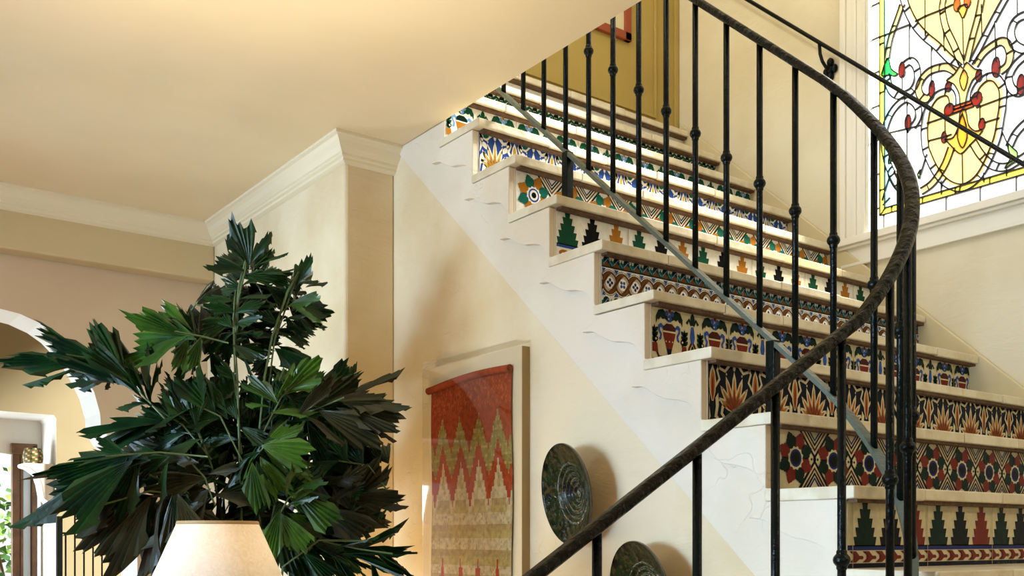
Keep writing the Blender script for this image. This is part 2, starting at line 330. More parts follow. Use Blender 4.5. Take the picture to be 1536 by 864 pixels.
band([(0.712,3.599),(0.755,3.621),(0.792,3.612),(0.806,3.569),(0.792,3.519),(0.755,3.485),(0.712,3.476)])
band([(0.749,3.459),(0.789,3.437),(0.814,3.397),(0.806,3.35),(0.781,3.321),(0.755,3.32)])
band([(1.242,3.333),(1.217,3.362),(1.213,3.401),(1.234,3.44),(1.271,3.467),(1.316,3.456),(1.354,3.421),(1.379,3.367),(1.381,3.326),(1.376,3.261),(1.354,3.186),(1.316,3.106),(1.274,3.053)])
band([(1.062,3.188),(1.09,3.126),(1.129,3.077),(1.161,3.053),(1.201,3.039)], fill='yellow')
band([(0.967,3.182),(0.933,3.118),(0.894,3.068),(0.855,3.042),(0.817,3.035),(0.786,3.043),(0.743,3.058)])
band([(0.718,3.201),(0.761,3.181),(0.792,3.154),(0.814,3.114)])
band([(1.331,3.178),(1.347,3.162),(1.32,3.102),(1.286,3.063)])
# fleur-de-lis knot, lower knot, tie bar
rgl([(1.021,3.524),(1.01,3.504),(0.994,3.524),(0.959,3.482),(0.928,3.465),(0.943,3.45),(0.968,3.44),(0.99,3.396),(1.002,3.342),(1.021,3.348),(1.026,3.402),(1.052,3.454),(1.084,3.479),(1.048,3.495)], 'amber', 3)
rgl([(1.007,3.5),(0.988,3.46),(1.006,3.408),(1.024,3.46)], 'yellow', 4)
rgl([(1.091,3.232),(1.055,3.184),(1.028,3.152),(1.01,3.15),(0.98,3.172),(0.943,3.198),(0.924,3.22),(0.957,3.223),(0.985,3.258),(0.997,3.32),(1.021,3.328),(1.029,3.272),(1.05,3.23),(1.076,3.227)], 'amber', 3)
rgl([(1.013,3.319),(0.997,3.262),(0.992,3.208),(1.013,3.17),(1.034,3.222),(1.028,3.272)], 'yellow', 4)
gl([(1.055,3.36),(0.972,3.357),(0.967,3.342),(1.054,3.345)], 'orange', 5); gl([(1.054,3.345),(0.967,3.342),(0.965,3.328),(1.051,3.33)], 'orange', 5)
for c, rx, rz, col in (([(1.072,3.352)][0], .030, .034, 'red'), ([(0.95,3.355)][0], .032, .038, 'red'), ([(1.293,3.603)][0], .021, .046, 'red'), ([(1.15,3.466)][0], .019, .049, 'red'), ([(1.076,3.451)][0], .018, .028, 'red'),
                       ([(0.941,3.449)][0], .019, .033, 'red'), ([(0.868,3.456)][0], .024, .054, 'red'), ([(1.263,3.359)][0], .021, .046, 'red'), ([(0.928,3.243)][0], .019, .032, 'red'), ([(1.095,3.241)][0], .016, .032, 'red'), ([(0.766,3.348)][0], .022, .055, 'red'), ([(1.036,3.785)][0], .02, .04, 'orange'), ([(0.99,3.782)][0], .02, .04, 'orange')):
    oval(c, rx*.74, rz*.76, col, layer=6)
rgl([(1.034,3.764),(1.021,3.736),(1.011,3.716),(0.997,3.736),(0.99,3.765),(1.021,3.772)], 'amber', 3)
rgl([(1.368,3.682),(1.388,3.641),(1.393,3.612),(1.354,3.604),(1.335,3.59),(1.316,3.594),(1.345,3.625),(1.357,3.675)], 'green', 3)
rgl([(1.424,3.367),(1.391,3.32),(1.393,3.313),(1.413,3.342)], 'green', 3); rgl([(1.354,3.254),(1.36,3.206),(1.339,3.222)], 'green', 3)
rgl([(0.824,3.136),(0.798,3.102),(0.78,3.078),(0.785,3.049),(0.805,3.041),(0.833,3.031),(0.808,3.065),(0.816,3.099)], 'lime', 3); rgl([(1.217,3.118),(1.204,3.135),(1.21,3.095)], 'lime', 3)
# the frame: casing, stops, sill, apron
b = MB()
for x0, y0, y1 in ((WX-.022, 1.446, 1.585), (WX-.034, 1.555, 1.585), (WX-.030, 1.500, 1.520), (WX-.030, 1.452, 1.466)): b.box(x0, WX+.001, y0, y1, WZ0, 5.1, TRIMW)
b.box(WX-.022, WX+.001, .42, .556, WZ0, 5.1, TRIMW)
b.box(WX-.022, WX+.001, .42, 1.585, 5.0, 5.12, TRIMW)
b.box(WX-.02, WX+.10, 1.441, 1.447, WZ0, 5.0, TRIMW); b.box(WX-.0, WX+.10, .556, .576, WZ0, 5.0, TRIMW)
b.box(WX-.050, WX+.10, .40, 1.605, 2.872, 2.905, TRIMW); b.box(WX-.034, WX+.001, .41, 1.595, 2.858, 2.872, TRIMW)
b.box(WX-.014, WX+.001, .42, 1.585, 2.790, 2.860, TRIMW); b.box(WX-.024, WX+.001, .42, 1.585, 2.775, 2.790, TRIMW)
win = b.build('window_1', bevel=.004); struct(win)
glass.build('stained_glass', win); lead.build('lead_came', win)
# ------------------------------------------------------------------ staircase
stair = thing('staircase', 'tiled staircase with painted ceramic risers climbing to the ochre wall', 'staircase', (0, 0, 0))
class Riser:
    """one row of glazed tiles; motifs are thin glaze shapes in the same mesh"""
    def __init__(s, k, base):
        s.k = k; s.y = ty(k)+OV; s.zb = tz(k-1); s.b = MB()
        s.b.box(-.206, XR, s.y, s.y+.02, s.zb-.012, tz(k)-TH, TC[base])
    def p(s, pts, c, layer=1):
        y = s.y-.0004*layer
        q = [(min(max(x, -.206), XR-.001), y, s.zb+min(max(w, .0), .1755)) for x, w in pts]
        if max(a[0] for a in q)-min(a[0] for a in q) < 1e-4 or max(a[2] for a in q)-min(a[2] for a in q) < 1e-4: return
        s.b.face(q, TC[c])
    def r(s, x0, x1, w0, w1, c, l=1): s.p([(x0, w0), (x1, w0), (x1, w1), (x0, w1)], c, l)
    def e(s, x, w, rx, rw, c, l=2, n=14, rot=0):
        s.p([(x+rx*math.cos(2*PI*i/n)*math.cos(rot)-rw*math.sin(2*PI*i/n)*math.sin(rot), w+rx*math.cos(2*PI*i/n)*math.sin(rot)+rw*math.sin(2*PI*i/n)*math.cos(rot)) for i in range(n)], c, l)
    def petal(s, x, w, a, r0, r1, wd, c, l=2):
        """leaf pointing along angle a"""
        ca, sa = math.cos(a), math.sin(a); pts = []
        for t, h in ((0, .25), (.25, .8), (.55, 1), (.8, .7), (1, 0), (.8, -.7), (.55, -1), (.25, -.8), (0, -.25)):
            d = r0+(r1-r0)*t; q = h*wd/2; pts.append((x+ca*d-sa*q, w+sa*d+ca*q))
        s.p(pts, c, l)
    def rib(s, pl, wd, c, l=2, taper=False):
        P = [Vector(p) for p in pl]; n = len(P)
        for i in range(n-1):
            t0 = (P[min(i+1, n-1)]-P[max(i-1, 0)]).normalized(); t1 = (P[min(i+2, n-1)]-P[i]).normalized()
            k0 = wd/2*(1-.8*i/n if taper else 1); k1 = wd/2*(1-.8*(i+1)/n if taper else 1)
            a = Vector((-t0.y, t0.x))*k0; d = Vector((-t1.y, t1.x))*k1
            s.p([P[i]+a, P[i]-a, P[i+1]-d, P[i+1]+d], c, l)
    def joints(s, x0, pitch):
        x = x0
        while x < XR:
            if x > -.2: s.r(x-.0012, x+.0012, 0, .176, 'grout', 9)
            x += pitch
    def done(s):
        # rough brown mortar under the nosing
        s.b.box(-.206, XR, s.y-OV+.012, s.y+.001, tz(s.k)-TH-.010, tz(s.k)-TH+.001, MORTAR)
        o = s.b.build('riser', stair); o['label'] = RL[s.k]; return o
RL = {}
def towers(k, base, cols, x0):
    R = Riser(k, base); pitch = .1137; i = 0; x = x0
    tiers = [(.099, .087), (.084, .072), (.067, .055), (.047, .036), (.027, .019)]
    while x < XR+.05:
        c = cols[i % len(cols)]
        for j, (wt, wb) in enumerate(tiers):
            z0 = .056+j*.0236; z1 = z0+.0236
            R.p([(x-wb/2, z0), (x+wb/2, z0), (x+wt/2, z1), (x-wt/2, z1)], c, 2)
        x += pitch; i += 1
    R.r(-.206, XR, .0, .012, 'navy', 1); R.r(-.206, XR, .045, .055, 'blue' if base == 'white' else 'dblue', 1); R.r(-.206, XR, .0545, .058, 'black', 2)
    x = -.20
    while x < XR:                              # arrow chain band
        if base == 'white':
            R.e(x+.028, .026, .024, .012, 'ochre', 2); R.e(x+.028, .022, .014, .006, 'white', 3)
        else:
            R.p([(x, .014), (x+.030, .014), (x+.044, .022), (x+.058, .022), (x+.062, .026), (x+.058, .031), (x+.044, .031), (x+.030, .043), (x, .043), (x+.018, .033), (x+.018, .024)], 'red' if k == 1 else 'brown', 2)
            R.rib([(x+.012, .014), (x+.026, .028), (x+.012, .042)], .003, 'maroon', 3)
        x += .0565
    R.joints(x0-.057, .341); return R.done()
def flowers(k, base, pa, pb, dark, stripe, mid, x0):
    R = Riser(k, base); pitch = .1715; x = x0; w = .090
    while x < XR+.12:
        for i in range(8):
            a = PI/8+i*PI/4
            R.petal(x, w, a, .026, .078, .032, pa if i % 2 else pb, 3)
            R.petal(x, w, a-.26, .030, .064, .016, pa if i % 2 else pb, 4); R.petal(x, w, a+.26, .030, .064, .016, pa if i % 2 else pb, 4)
            R.petal(x, w, a+PI/8, .03, .06, .012, 'dblue' if base == 'cream' else 'lblue', 3)
        n = 24; R.p([(x+(.034 if i % 2 else .029)*math.cos(2*PI*i/n), w+(.034 if i % 2 else .029)*math.sin(2*PI*i/n)) for i in range(n)], base, 5)
        R.e(x, w, .025, .025, 'blue' if base == 'white' else 'dblue', 6, 18); R.e(x, w, .019, .019, mid, 7, 18); R.e(x, w, .011, .011, 'black', 8)
        xm = x+pitch/2
        for top in (1, 0):
            for off, wd, c in ((0, .011, dark), (.019, .008, stripe), (.034, .008, dark), (.047, .007, 'dblue')):
                f = (lambda z: z) if top else (lambda z: .18-z)
                ap = .096+off; h = .178-ap
                if h > .004: R.rib([(xm-h*.86, f(.178)), (xm, f(ap)), (xm+h*.86, f(.178))], wd, c, 2)
        R.e(xm, .09, .007, .007, dark, 2, 8); R.e(xm-.014, .09, .004, .004, dark, 2, 6); R.e(xm+.014, .09, .004, .004, dark, 2, 6)
        x += pitch
    return R.done()
def palmettes(k, base, leafc, flame, core, edge, grn, x0, lw=1.):
    R = Riser(k, base); pitch = .188; x = x0-pitch
    while x < XR+.15:
        for i, a in enumerate((-58, -38, -19, 0, 19, 38, 58)):
            t = PI/2-math.radians(a); ln = (.078, .098, .112, .122, .112, .098, .078)[i]
            R.petal(x, .030, t, .01, ln, .021, edge, 3); R.petal(x, .030, t, .012, ln*.86, .012, flame, 4); R.petal(x, .030, t, .012, ln*.6, .007, core, 5)
        for s in (-1, 1):
            R.rib([(x+s*.012, .02), (x+s*.040, .012), (x+s*.054, .026), (x+s*.050, .046), (x+s*.038, .050)], .011*lw, leafc, 3)
            R.petal(x+s*.012, .018, PI/2-s*1.1, 0, .035, .02, grn, 6)
            R.rib([(x+s*.02, .170), (x+s*.04, .150), (x+s*.066, .158), (x+s*.072, .176)], .009*lw, leafc, 3)
            R.e(x+s*.052, .100, .0035, .0035, leafc, 3, 6); R.e(x+s*.034, .142, .003, .004, leafc, 3, 6); R.e(x+s*.064, .064, .0035, .0035, leafc, 3, 6)
        R.e(x, .163, .006, .01, leafc, 3, 8)
        if lw > 1:
            for s in (-1, 1):
                R.petal(x+s*.074, .05, PI/2+s*.5, 0, .06, .026, leafc, 3); R.petal(x+s*.030, .112, PI/2-s*.9, 0, .045, .020, leafc, 3); R.petal(x+s*.028, .168, PI-s*.4 if s < 0 else .4, 0, .03, .018, grn, 4); R.petal(x+s*.06, .135, PI/2-s*.3, 0, .035, .018, leafc, 3)
        xs = x+pitch/2
        R.rib([(xs, .0), (xs, .08)], .008, grn, 3)
        R.petal(xs, .06, PI/2, 0, .105, .030, edge, 4); R.petal(xs, .062, PI/2, 0, .092, .020, flame, 5); R.petal(xs, .065, PI/2, 0, .07, .008, core, 6)
        for s in (-1, 1):
            R.p([(xs+s*.008, .012), (xs+s*.020, .02), (xs+s*.027, .05), (xs+s*.024, .085), (xs+s*.012, .07), (xs+s*.014, .045)], leafc, 4)
            R.rib([(xs+s*.012, .02), (xs+s*.03, .004), (xs+s*.042, .0)], .010*lw, leafc, 3)
            R.rib([(xs+s*.010, .10), (xs+s*.03, .125), (xs+s*.020, .150), (xs+s*.032, .172)], .008*lw, leafc, 3)
        x += pitch
    return R.done()
def vases(k, base, body, neck, hand, leaf, frm):
    R = Riser(k, base); x = -.200
    def vase(c):
        R.p([(c-.012, .044), (c+.012, .044), (c+.026, .085), (c+.028, .096), (c-.028, .096), (c-.026, .085)], body, 3)
        R.p([(c-.028, .097), (c+.028, .097), (c+.026, .112), (c+.012, .122), (c-.012, .122), (c-.026, .112)], neck, 3)
        R.r(c-.028, c+.028, .094, .099, base, 4)
        for d in (-.014, 0, .014): R.e(c+d, .066, .0026, .0026, base, 4, 6)
        R.p([(c-.006, .022), (c+.006, .022), (c+.012, .044), (c-.012, .044)], 'navy', 3); R.r(c-.02, c+.02, .014, .022, 'blue', 3)
        for s in (-1, 1):
            R.rib([(c+s*.026, .106), (c+s*.036, .117), (c+s*.045, .112), (c+s*.044, .098), (c+s*.036, .086), (c+s*.038, .074), (c+s*.044, .070)], .0085, hand, 3)
            R.e(c+s*.039, .113, .006, .007, hand, 4, 8)
            R.p([(c+s*.003, .126), (c+s*.010, .150), (c+s*.028, .165), (c+s*.048, .160), (c+s*.059, .140), (c+s*.058, .118), (c+s*.050, .132), (c+s*.046, .128), (c+s*.038, .139), (c+s*.030, .133), (c+s*.020, .136)], leaf, 3)
            R.e(c+s*.012, .153, .008, .009, hand, 5, 9)
            R.rib([(c+s*.012, .014), (c+s*.045, .016), (c+s*.062, .046), (c+s*.058, .07)], .009, frm, 2)
            R.e(c+s*.058, .070, .009, .009, frm, 3, 8); R.e(c+s*.058, .070, .004, .004, base, 4, 6)
        R.e(c, .138, .010, .011, hand, 5, 9); R.e(c, .162, .006, .008, body, 6, 8); R.e(c-.004, .136, .003, .003, base, 7, 6)
    def sprig(c, w0, h):
        for j in range(3):
            z = w0+h*j*.28
            for s in (-1, 1): R.petal(c, z, PI/2-s*.75, 0, h*.42, .012, leaf, 3)
        R.petal(c, w0, PI/2, 0, h, .013, leaf, 3)
    while x < XR:
        for d in (.068, .275): vase(x+d)
        c = x+.1715
        R.petal(c, .128, PI/2, 0, .040, .020, leaf, 4)
        for s in (-1, 1):
            R.rib([(c+s*.004, .128), (c+s*.016, .146), (c+s*.026, .132)], .010, leaf, 3)
            sprig(c+s*.036, .060, .052)
            R.p([(c+s*.024, .03), (c+s*.05, .03), (c+s*.046, .058), (c+s*.028, .058)], body, 3)
            R.rib([(c+s*.004, .072), (c+s*.014, .056), (c+s*.020, .03)], .008, frm, 2)
        R.p([(c-.006, .070), (c+.006, .070), (c+.011, .090), (c+.006, .124), (c-.006, .124), (c-.011, .090)], hand, 3)
        R.petal(c, .03, PI/2, 0, .035, .014, leaf, 3)
        sprig(x+.003, .060, .055); R.p([(x-.012, .03), (x+.02, .03), (x+.016, .058), (x-.008, .058)], body, 3)
        x += .341
    R.r(-.206, XR, 0, .010, 'black', 1); R.joints(-.2, .341); return R.done()
def guilloche(k):
    R = Riser(k, 'white'); pitch = .057; x = -.172-pitch; j = 0
    while x < XR+.06:
        w = .084; up = j % 2 == 0
        for rr, c, l in ((.043, 'black', 2), (.041, 'white', 3), (.038, 'black', 4), (.036, 'brown', 5), (.029, 'white', 6), (.027, 'black', 6.4), (.0245, 'white', 6.8), (.0225, 'brown', 7), (.0205, 'white', 7.4)):
            R.e(x, w, rr*.93, rr, c, l+0, 16)
        for i in range(4):
            R.petal(x, w, i*PI/2+(PI/4 if up else 0), .002, .015, .011, 'blue' if up else 'dblue', 8)
        R.e(x, w, .004, .004, 'white', 9, 6)
        xm = x+pitch/2
        R.rib([(xm-.030, .050), (xm-.016, .062), (xm+.0, .084), (xm+.016, .106), (xm+.030, .118)], .013, 'brown', 8); R.rib([(xm-.022, .058), (xm, .084), (xm+.022, .110)], .002, 'black', 9)
        R.p([(xm-.010, .128), (xm, .114), (xm+.010, .128)], 'blue', 8); R.p([(xm-.010, .040), (xm, .054), (xm+.010, .040)], 'blue', 8)
        j += 1; x += pitch
    for z0, z1 in ((.136, .172), (.004, .036)):
        R.r(-.206, XR, z0-.004, z0, 'black', 3); R.r(-.206, XR, z0, z0+.020, 'teal', 2)
        x = -.2
        while x < XR:
            R.e(x+.014, z0+.020, .014, .014, 'dgreen', 4, 10); R.p([(x+.028, z0), (x+.036, z0+.03), (x+.044, z0)], 'green', 4)
            R.p([(x-.004, z0), (x+.014, z0+.018), (x+.030, z0)], 'brown', 5); R.rib([(x+.0, z0+.006), (x+.02, z0+.026), (x+.04, z0+.004)], .003, 'lblue', 5)
            x += .045
    R.joints(-.2+.341, .341); return R.done()
def scrolls(k):
    R = Riser(k, 'white'); x = -.2
    R.r(-.206, XR, .108, .113, 'black', 2); R.r(-.206, XR, .168, .172, 'black', 2)
    while x < XR:
        R.rib([(x, .117), (x+.014, .146), (x+.034, .160), (x+.050, .150), (x+.046, .134), (x+.034, .136)], .013, 'green', 3); R.e(x+.036, .142, .007, .008, 'dgreen', 4, 8)
        R.petal(x+.044, .120, .8, 0, .040, .026, 'dgreen', 3); R.petal(x+.010, .117, .2, 0, .036, .018, 'green', 4); R.e(x+.020, .130, .005, .006, 'yellow', 5, 7); R.e(x+.060, .158, .010, .008, 'dgreen', 4, 7); R.petal(x+.012, .150, 1.9, 0, .022, .016, 'dgreen', 3)
        x += .062
    x = -.2
    while x < XR: R.r(x, x+.02, .094, .099, 'brown', 2); x += .04
    return R.done()
def plainr(k):
    R = Riser(k, 'white'); x = -.1
    while x < XR:
        for d in (-.02, 0, .018): R.petal(x+d, .12, PI/2, 0, .012, .008, 'red', 2)
        x += .341
    return R.done()
RL.update({1: 'riser of cream tiles with stepped green black and red towers', 2: 'riser of red and dark green flower tiles', 3: 'riser of navy tiles with orange palmettes', 4: 'riser of cream tiles with red vases',
           5: 'riser of brown looping band tiles under a green border', 6: 'riser of white tiles with stepped green black and ochre towers', 7: 'riser of white tiles with green and orange flowers', 8: 'riser of blue and yellow palmette tiles',
           9: 'riser of white tiles with blue vases', 10: 'riser with a narrow green scroll border', 11: 'plain white top riser', 0: 'lowest riser of cream tiles'})
vases(0, 'cream', 'red', 'maroon', 'blue', 'dgreen', 'maroon')
towers(1, 'cream', ['dgreen', 'black', 'red'], .2095-.341)
flowers(2, 'cream', 'red', 'dgreen', 'black', 'maroon', 'navy', -.1135)
palmettes(3, 'navy', 'cream', 'orange', 'red', 'cream', 'dgreen', -.098)
vases(4, 'cream', 'red', 'maroon', 'blue', 'dgreen', 'maroon')
guilloche(5)
towers(6, 'white', ['green', 'black', 'ochre'], -.157)
flowers(7, 'white', 'ochre', 'teal', 'dgreen', 'brown', 'white', -.126)
palmettes(8, 'blue', 'white', 'yellow', 'ochre', 'white', 'teal', -.134, 1.5)
vases(9, 'white', 'ochre', 'dgreen', 'lblue', 'green', 'teal')
scrolls(10); plainr(11)
# treads: a row of painted tile pieces, joints between
for k in range(NT):
    b = MB(); xs0 = x = XL if k < 9 else -.211; r2 = random.Random(40+k)
    y1 = ty(k+1)+OV+.005 if k < NT-1 else 2.635
    while x < XR-.02:
        w = r2.uniform(.26, .42); x2 = min(x+w, XR)
        if XR-x2 < .1: x2 = XR
        j = r2.uniform(-.003, .003)
        b.box(x+.0008, x2-.0008, ty(k)+j, y1, tz(k)-TH+r2.uniform(-.002, .002), tz(k)+(.0 if x == xs0 else r2.uniform(-.0015, .001)), TREAD)
        x = x2
    t = b.build('tread', stair, bevel=.004)
# plaster stringer band with a clean lower edge, and the scrolled brackets on it
sl = RISE/RUN
pts = [(OV-.0, tz(0)-TH-.0)]; pts = []
pts.append((OV+.001, Z0-.5)); pts.append((OV+.001, tz(0)-TH-.0015))
for k in range(0, 9):
    pts.append((ty(k+1)+OV+.001, tz(k)-TH-.0015)); pts.append((ty(k+1)+OV+.001, tz(k+1)-TH-.0015 if k < 8 else CZ-.002))
pts.append((2.50, CZ-.002)); pts.append((2.50, line(2.50, -.505)))
b = MB(); b.prism(pts, YZ, XW-.007, XW+.001, STRING); st = b.build('stringer', stair, bevel=.004, fixn=True)
for k in range(0, 9):
    y = lambda u: RUN*u+.0
    z = lambda w: Z0+RISE*w
    o = OV/RUN
    c = [(k+o+.008, k-.16), (k+o+.008, k-1.0)]
    cur = smooth([(k+o+.008, k-.99), (k+.30, k-.86), (k+.40, k-.74), (k+.62, k-.66), (k+.82, k-.62), (k+1.02, k-.52), (k+1.22, k-.40), (k+1.44, k-.37)], 4)
    c = [(k+o+.008, k-.158)]+cur+[(k+1.40, k-.33), (k+1.24, k-.27), (k+1.165, k-.2), (k+1.165, k-.158)]
    q = [(y(u), z(w)) for u, w in c]
    if max(p[1] for p in q) > CZ: q = [(a, min(d, CZ-.004)) for a, d in q]
    b = MB(); b.prism(q, YZ, XW-.030, XW-.0065, STRING); b.build('bracket', stair, bevel=.007, fixn=True)
# landing and lower flight out of sight below
b = MB(); b.box(XW, XR, -1.25, OV, tz(-1)-.05, tz(-1), TREAD); b.box(XW, XR, -1.25, OV-.02, 0, tz(-1)-.05, CREAM); b.build('landing', stair)
for i in range(5):
    b = MB(); z = tz(-1)-RISE*(i+1); b.box(-.207-.304*(i+1)-.02, -.207-.304*i, -1.12+.0, -.0-.06, z-.04, z, TREAD); b.box(-.207-.304*(i+1), -.207-.304*i, -1.12, -.08, 0, z-.04, CREAM); b.build('tread', stair)
# ------------------------------------------------------------------ curved iron railing
SB, V0, RR, PHI, M3 = -.098, .386, .406, 1.749, .681
RAILZ = 1.524+.861; BARH = .829
def rail_pt(L):
    """plan point, handrail height; L<0 on the straight flight, L>0 round the curve"""
    z = RAILZ+V0*sl
    if L <= 0: return SB, V0-L, z-L*sl
    LA = RR*PHI; a = min(L, LA); ph = a/RR
    x = SB-RR*(1-math.cos(ph)); y = V0-RR*math.sin(ph); z -= 1.092*a+(1.031-1.092)*a*a/(2*LA)
    if L > LA: d = L-LA; x -= math.sin(PHI)*d; y -= math.cos(PHI)*d; z -= M3*d
    return x, y, z
railing = thing('stair_railing', 'black wrought iron stair railing curving down from the ceiling edge', 'railing', (SB, 0, Z0))
off = Vector((SB, 0, Z0))
Ls = [-1.95+.06*i for i in range(33)]+[.015*i for i in range(2, 75)]+[1.12+.06*i for i in range(16)]
def rp(L, dz=0): x, y, z = rail_pt(L); return (x-off.x, y-off.y, z+dz-off.z)
hw, hh = .0165, .011
prof = [(-hw, -hh+.004), (-hw+.005, -hh), (hw-.005, -hh), (hw, -hh+.004), (hw, hh-.006), (hw-.007, hh), (-hw+.007, hh), (-hw, hh-.006)]
b = MB(); b.sweep([rp(L) for L in Ls], prof, RAILIR); b.build('handrail', railing)
bw = .014
BARIR = mat('sheen_flat_bar', (.085, .11, .085), .32, bump=.25, bscale=60, spec=.5)  # the window's sheen on the bar is put into this paler grey-green
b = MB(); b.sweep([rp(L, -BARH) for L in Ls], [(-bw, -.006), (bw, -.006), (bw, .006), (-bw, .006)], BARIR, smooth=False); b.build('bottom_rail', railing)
bal = [(V0-1.871+.1245*i, .41) for i in range(13)]
bal = [(-(1.88-V0)+.1242*i, .412) for i in range(13)]+[(.137, .41), (.265, .415), (.395, .50), (.50, .47), (.605, .436), (.757, .465), (.932, .47), (1.122, .47), (1.343, .47), (1.56, .47), (1.78, .47)]
for L, kd in bal:
    x, y, z = rp(L); b = MB()
    x, y, z = x, y, z
    b.lathe([(.0001, -BARH), (.0092, -BARH), (.0092, -.008), (.0001, -.008)], IRON, 10, (x, y, z))
    o = b.build('baluster', railing)
    b = MB(); b.ball((x, y, z-kd), .0178, IRON, .9); b.lathe([(.0093, -.021), (.0112, -.018), (.0112, .018), (.0093, .021)], IRON, 10, (x, y, z-kd)); b.build('knob', o)
for k, a in ((6, .11), (2, .128)):
    y = ty(k)+a; L = V0-y; x, yy, z = rp(L)
    b = MB(); b.box(x-.015, x+.015, yy-.015, yy+.015, tz(k)-off.z, z-BARH, IRON); b.build('post', railing, bevel=.002)
# ------------------------------------------------------------------ handrail on the right wall
wr = thing('wall_handrail', 'thin black iron handrail on the right wall crossing the stained glass', 'handrail', (1.57, 1.65, 3.83))
b = MB()
P = lambda y: (0, y-1.65, (Z0+y*sl+.905)-3.83)
b.tube([P(2.4-.1*i) for i in range(32)], .0095, IRON, 10); b.build('bar', wr)
for by in (1.66, -.35):
    p = Vector(P(by)); b = MB()
    b.tube([p+Vector((0, 0, -.008)), p+Vector((.0, -.004, -.055)), p+Vector((.012, -.008, -.088)), p+Vector((.035, -.01, -.108)), p+Vector((.075, -.01, -.112))], .008, IRON, 8, Vector((0, 1, 0)))
    br = b.build('bracket', wr)
    b = MB()
    for dy, dz, r in ((0, .034, .022), (-.022, 0, .02), (.022, -.004, .02), (0, -.030, .022), (0, 0, .02)):
        vs = MB(); c = p+Vector((.070, -.01+dy, -.112+dz)); b.ball(tuple(c), r*.8, IRON, 1.3, 10)
    b.build('rosette', br)
# ------------------------------------------------------------------ textile in a clear acrylic case
tx = thing('textile_display', 'red and tan zigzag weaving in a clear acrylic case on the stair wall', 'textile', (XW, 1.88, 1.30))
ox, oy, oz = XW, 1.88, 1.30
TANW = mat('linen_board', (.66, .54, .34), .7, bump=.05, bscale=200); TANS = mat('board_edge_wood', (.36, .24, .09), .5, bump=.05, bscale=60)
b = MB(); b.box(-.036, 0, 1.575-oy, 2.190-oy, 1.02-oz, 2.205-oz, TANW); b.box(-.034, -.001, 1.5745-oy, 1.5755-oy, 1.02-oz, 2.205-oz, TANS); b.build('backing_board', tx)
cl = {n: mat('weave_'+n, c, .95, spec=.1, bump=.5, bscale=220, var=.28, vscale=45) for n, c in dict(red=(.36, .055, .014), orange=(.46, .10, .025), olive=(.30, .23, .06), pale=(.42, .32, .11), cream=(.52, .41, .24), tan=(.38, .27, .11)).items()}
b = MB(); W = .535; H = 1.03; NX = 90; NZ = 120; r3 = random.Random(3)
yl0 = 2.158; zt = 2.135
def weave(u, t):
    per = W*.229; ph = ((u-W*.157)/per) % 1.0; tri = 1-abs(2*ph-1)      # 0 at peaks
    tri = round(tri*7)/7
    n = int(u/per*1.0+.5)
    if t < .14+.14*tri: return 'orange' if r3.random() < .25 and t < .12 else 'red'
    if t < .25+.13*tri: return 'olive' if (int(t*90) % 3 or r3.random() < .4) else 'pale'
    if t < .32+.17*tri: return 'red'
    if t > .69+.22*tri: return 'red' if t < .80+.30*tri else 'cream'
    if t < .37+.17*tri: return 'cream'
    return 'tan' if (int(t*43) % 4 == 0 or r3.random() < .12) else ('cream' if int(t*31) % 3 else 'pale')
nrow = [0]*(NX+1)
vs = []; X = lambda i, j: -.044-.003*math.sin(i*.21)*math.sin(j*.13)
for j in range(NZ+1):
    for i in range(NX+1):
        u = W*i/NX; t = H*j/NZ; sag = .012*math.sin(PI*u/W)*max(0, 1-t/.12)
        vs.append((X(i, j), yl0-u-oy+.004*math.sin(j*.09), zt-t-oz-.020*(1-u/W)*max(0, 1-t*4)+sag))
base = len(b.v); b.v += vs
for j in range(NZ):
    for i in range(NX):
        c = cl[weave(W*(i+.5)/NX, H*(j+.5)/NZ)]
        a = base+j*(NX+1)+i; b.f.append((a, a+1, a+NX+2, a+NX+1)); b.mi.append(b.m(c)); b.sm.append(True)
tex = b.build('weaving', tx)
b = MB(); pth = [(-.052, yl0-W*i/12-oy+(.012 if i == 0 else 0), zt-oz-.020*(1-i/12)+.012*math.sin(PI*i/12)-.004) for i in range(13)]
b.tube(pth, .014, cl['red'], 12); b.build('rolled_hem', tex)
ACR = bpy.data.materials.new('acrylic'); ACR.use_nodes = True; nt = ACR.node_tree; nt.nodes.clear()
o = nt.nodes.new('ShaderNodeOutputMaterial'); t_ = nt.nodes.new('ShaderNodeBsdfTransparent'); t_.inputs['Color'].default_value = (.985, .98, .965, 1)
g_ = nt.nodes.new('ShaderNodeBsdfGlossy'); g_.inputs['Roughness'].default_value = .03; fr = nt.nodes.new('ShaderNodeFresnel'); fr.inputs['IOR'].default_value = 1.45
mx = nt.nodes.new('ShaderNodeMixShader'); ge = nt.nodes.new('ShaderNodeNewGeometry'); ml = nt.nodes.new('ShaderNodeMath'); ml.operation = 'MULTIPLY_ADD'; ml.inputs[1].default_value = -1; ml.inputs[2].default_value = 1; m2 = nt.nodes.new('ShaderNodeMath'); m2.operation = 'MULTIPLY'
nt.links.new(ge.outputs['Backfacing'], ml.inputs[0]); nt.links.new(ml.outputs[0], m2.inputs[0]); nt.links.new(fr.outputs[0], m2.inputs[1]); nt.links.new(m2.outputs[0], mx.inputs['Fac']); nt.links.new(t_.outputs[0], mx.inputs[1]); nt.links.new(g_.outputs[0], mx.inputs[2]); nt.links.new(mx.outputs[0], o.inputs['Surface'])
b = MB(); d = .066; y0, y1, z0_, z1_ = 1.573-oy, 2.192-oy, 1.0-oz, 2.222-oz
w_ = .005
b.box(-d, -d+w_, y0, y1, z0_, z1_, ACR)
b.box(-d+w_, 0, y0, y0-w_, z0_, z1_, ACR); b.box(-d+w_, 0, y1, y1+w_, z0_, z1_, ACR); b.box(-d+w_, 0, y0, y1, z1_, z1_+w_, ACR)
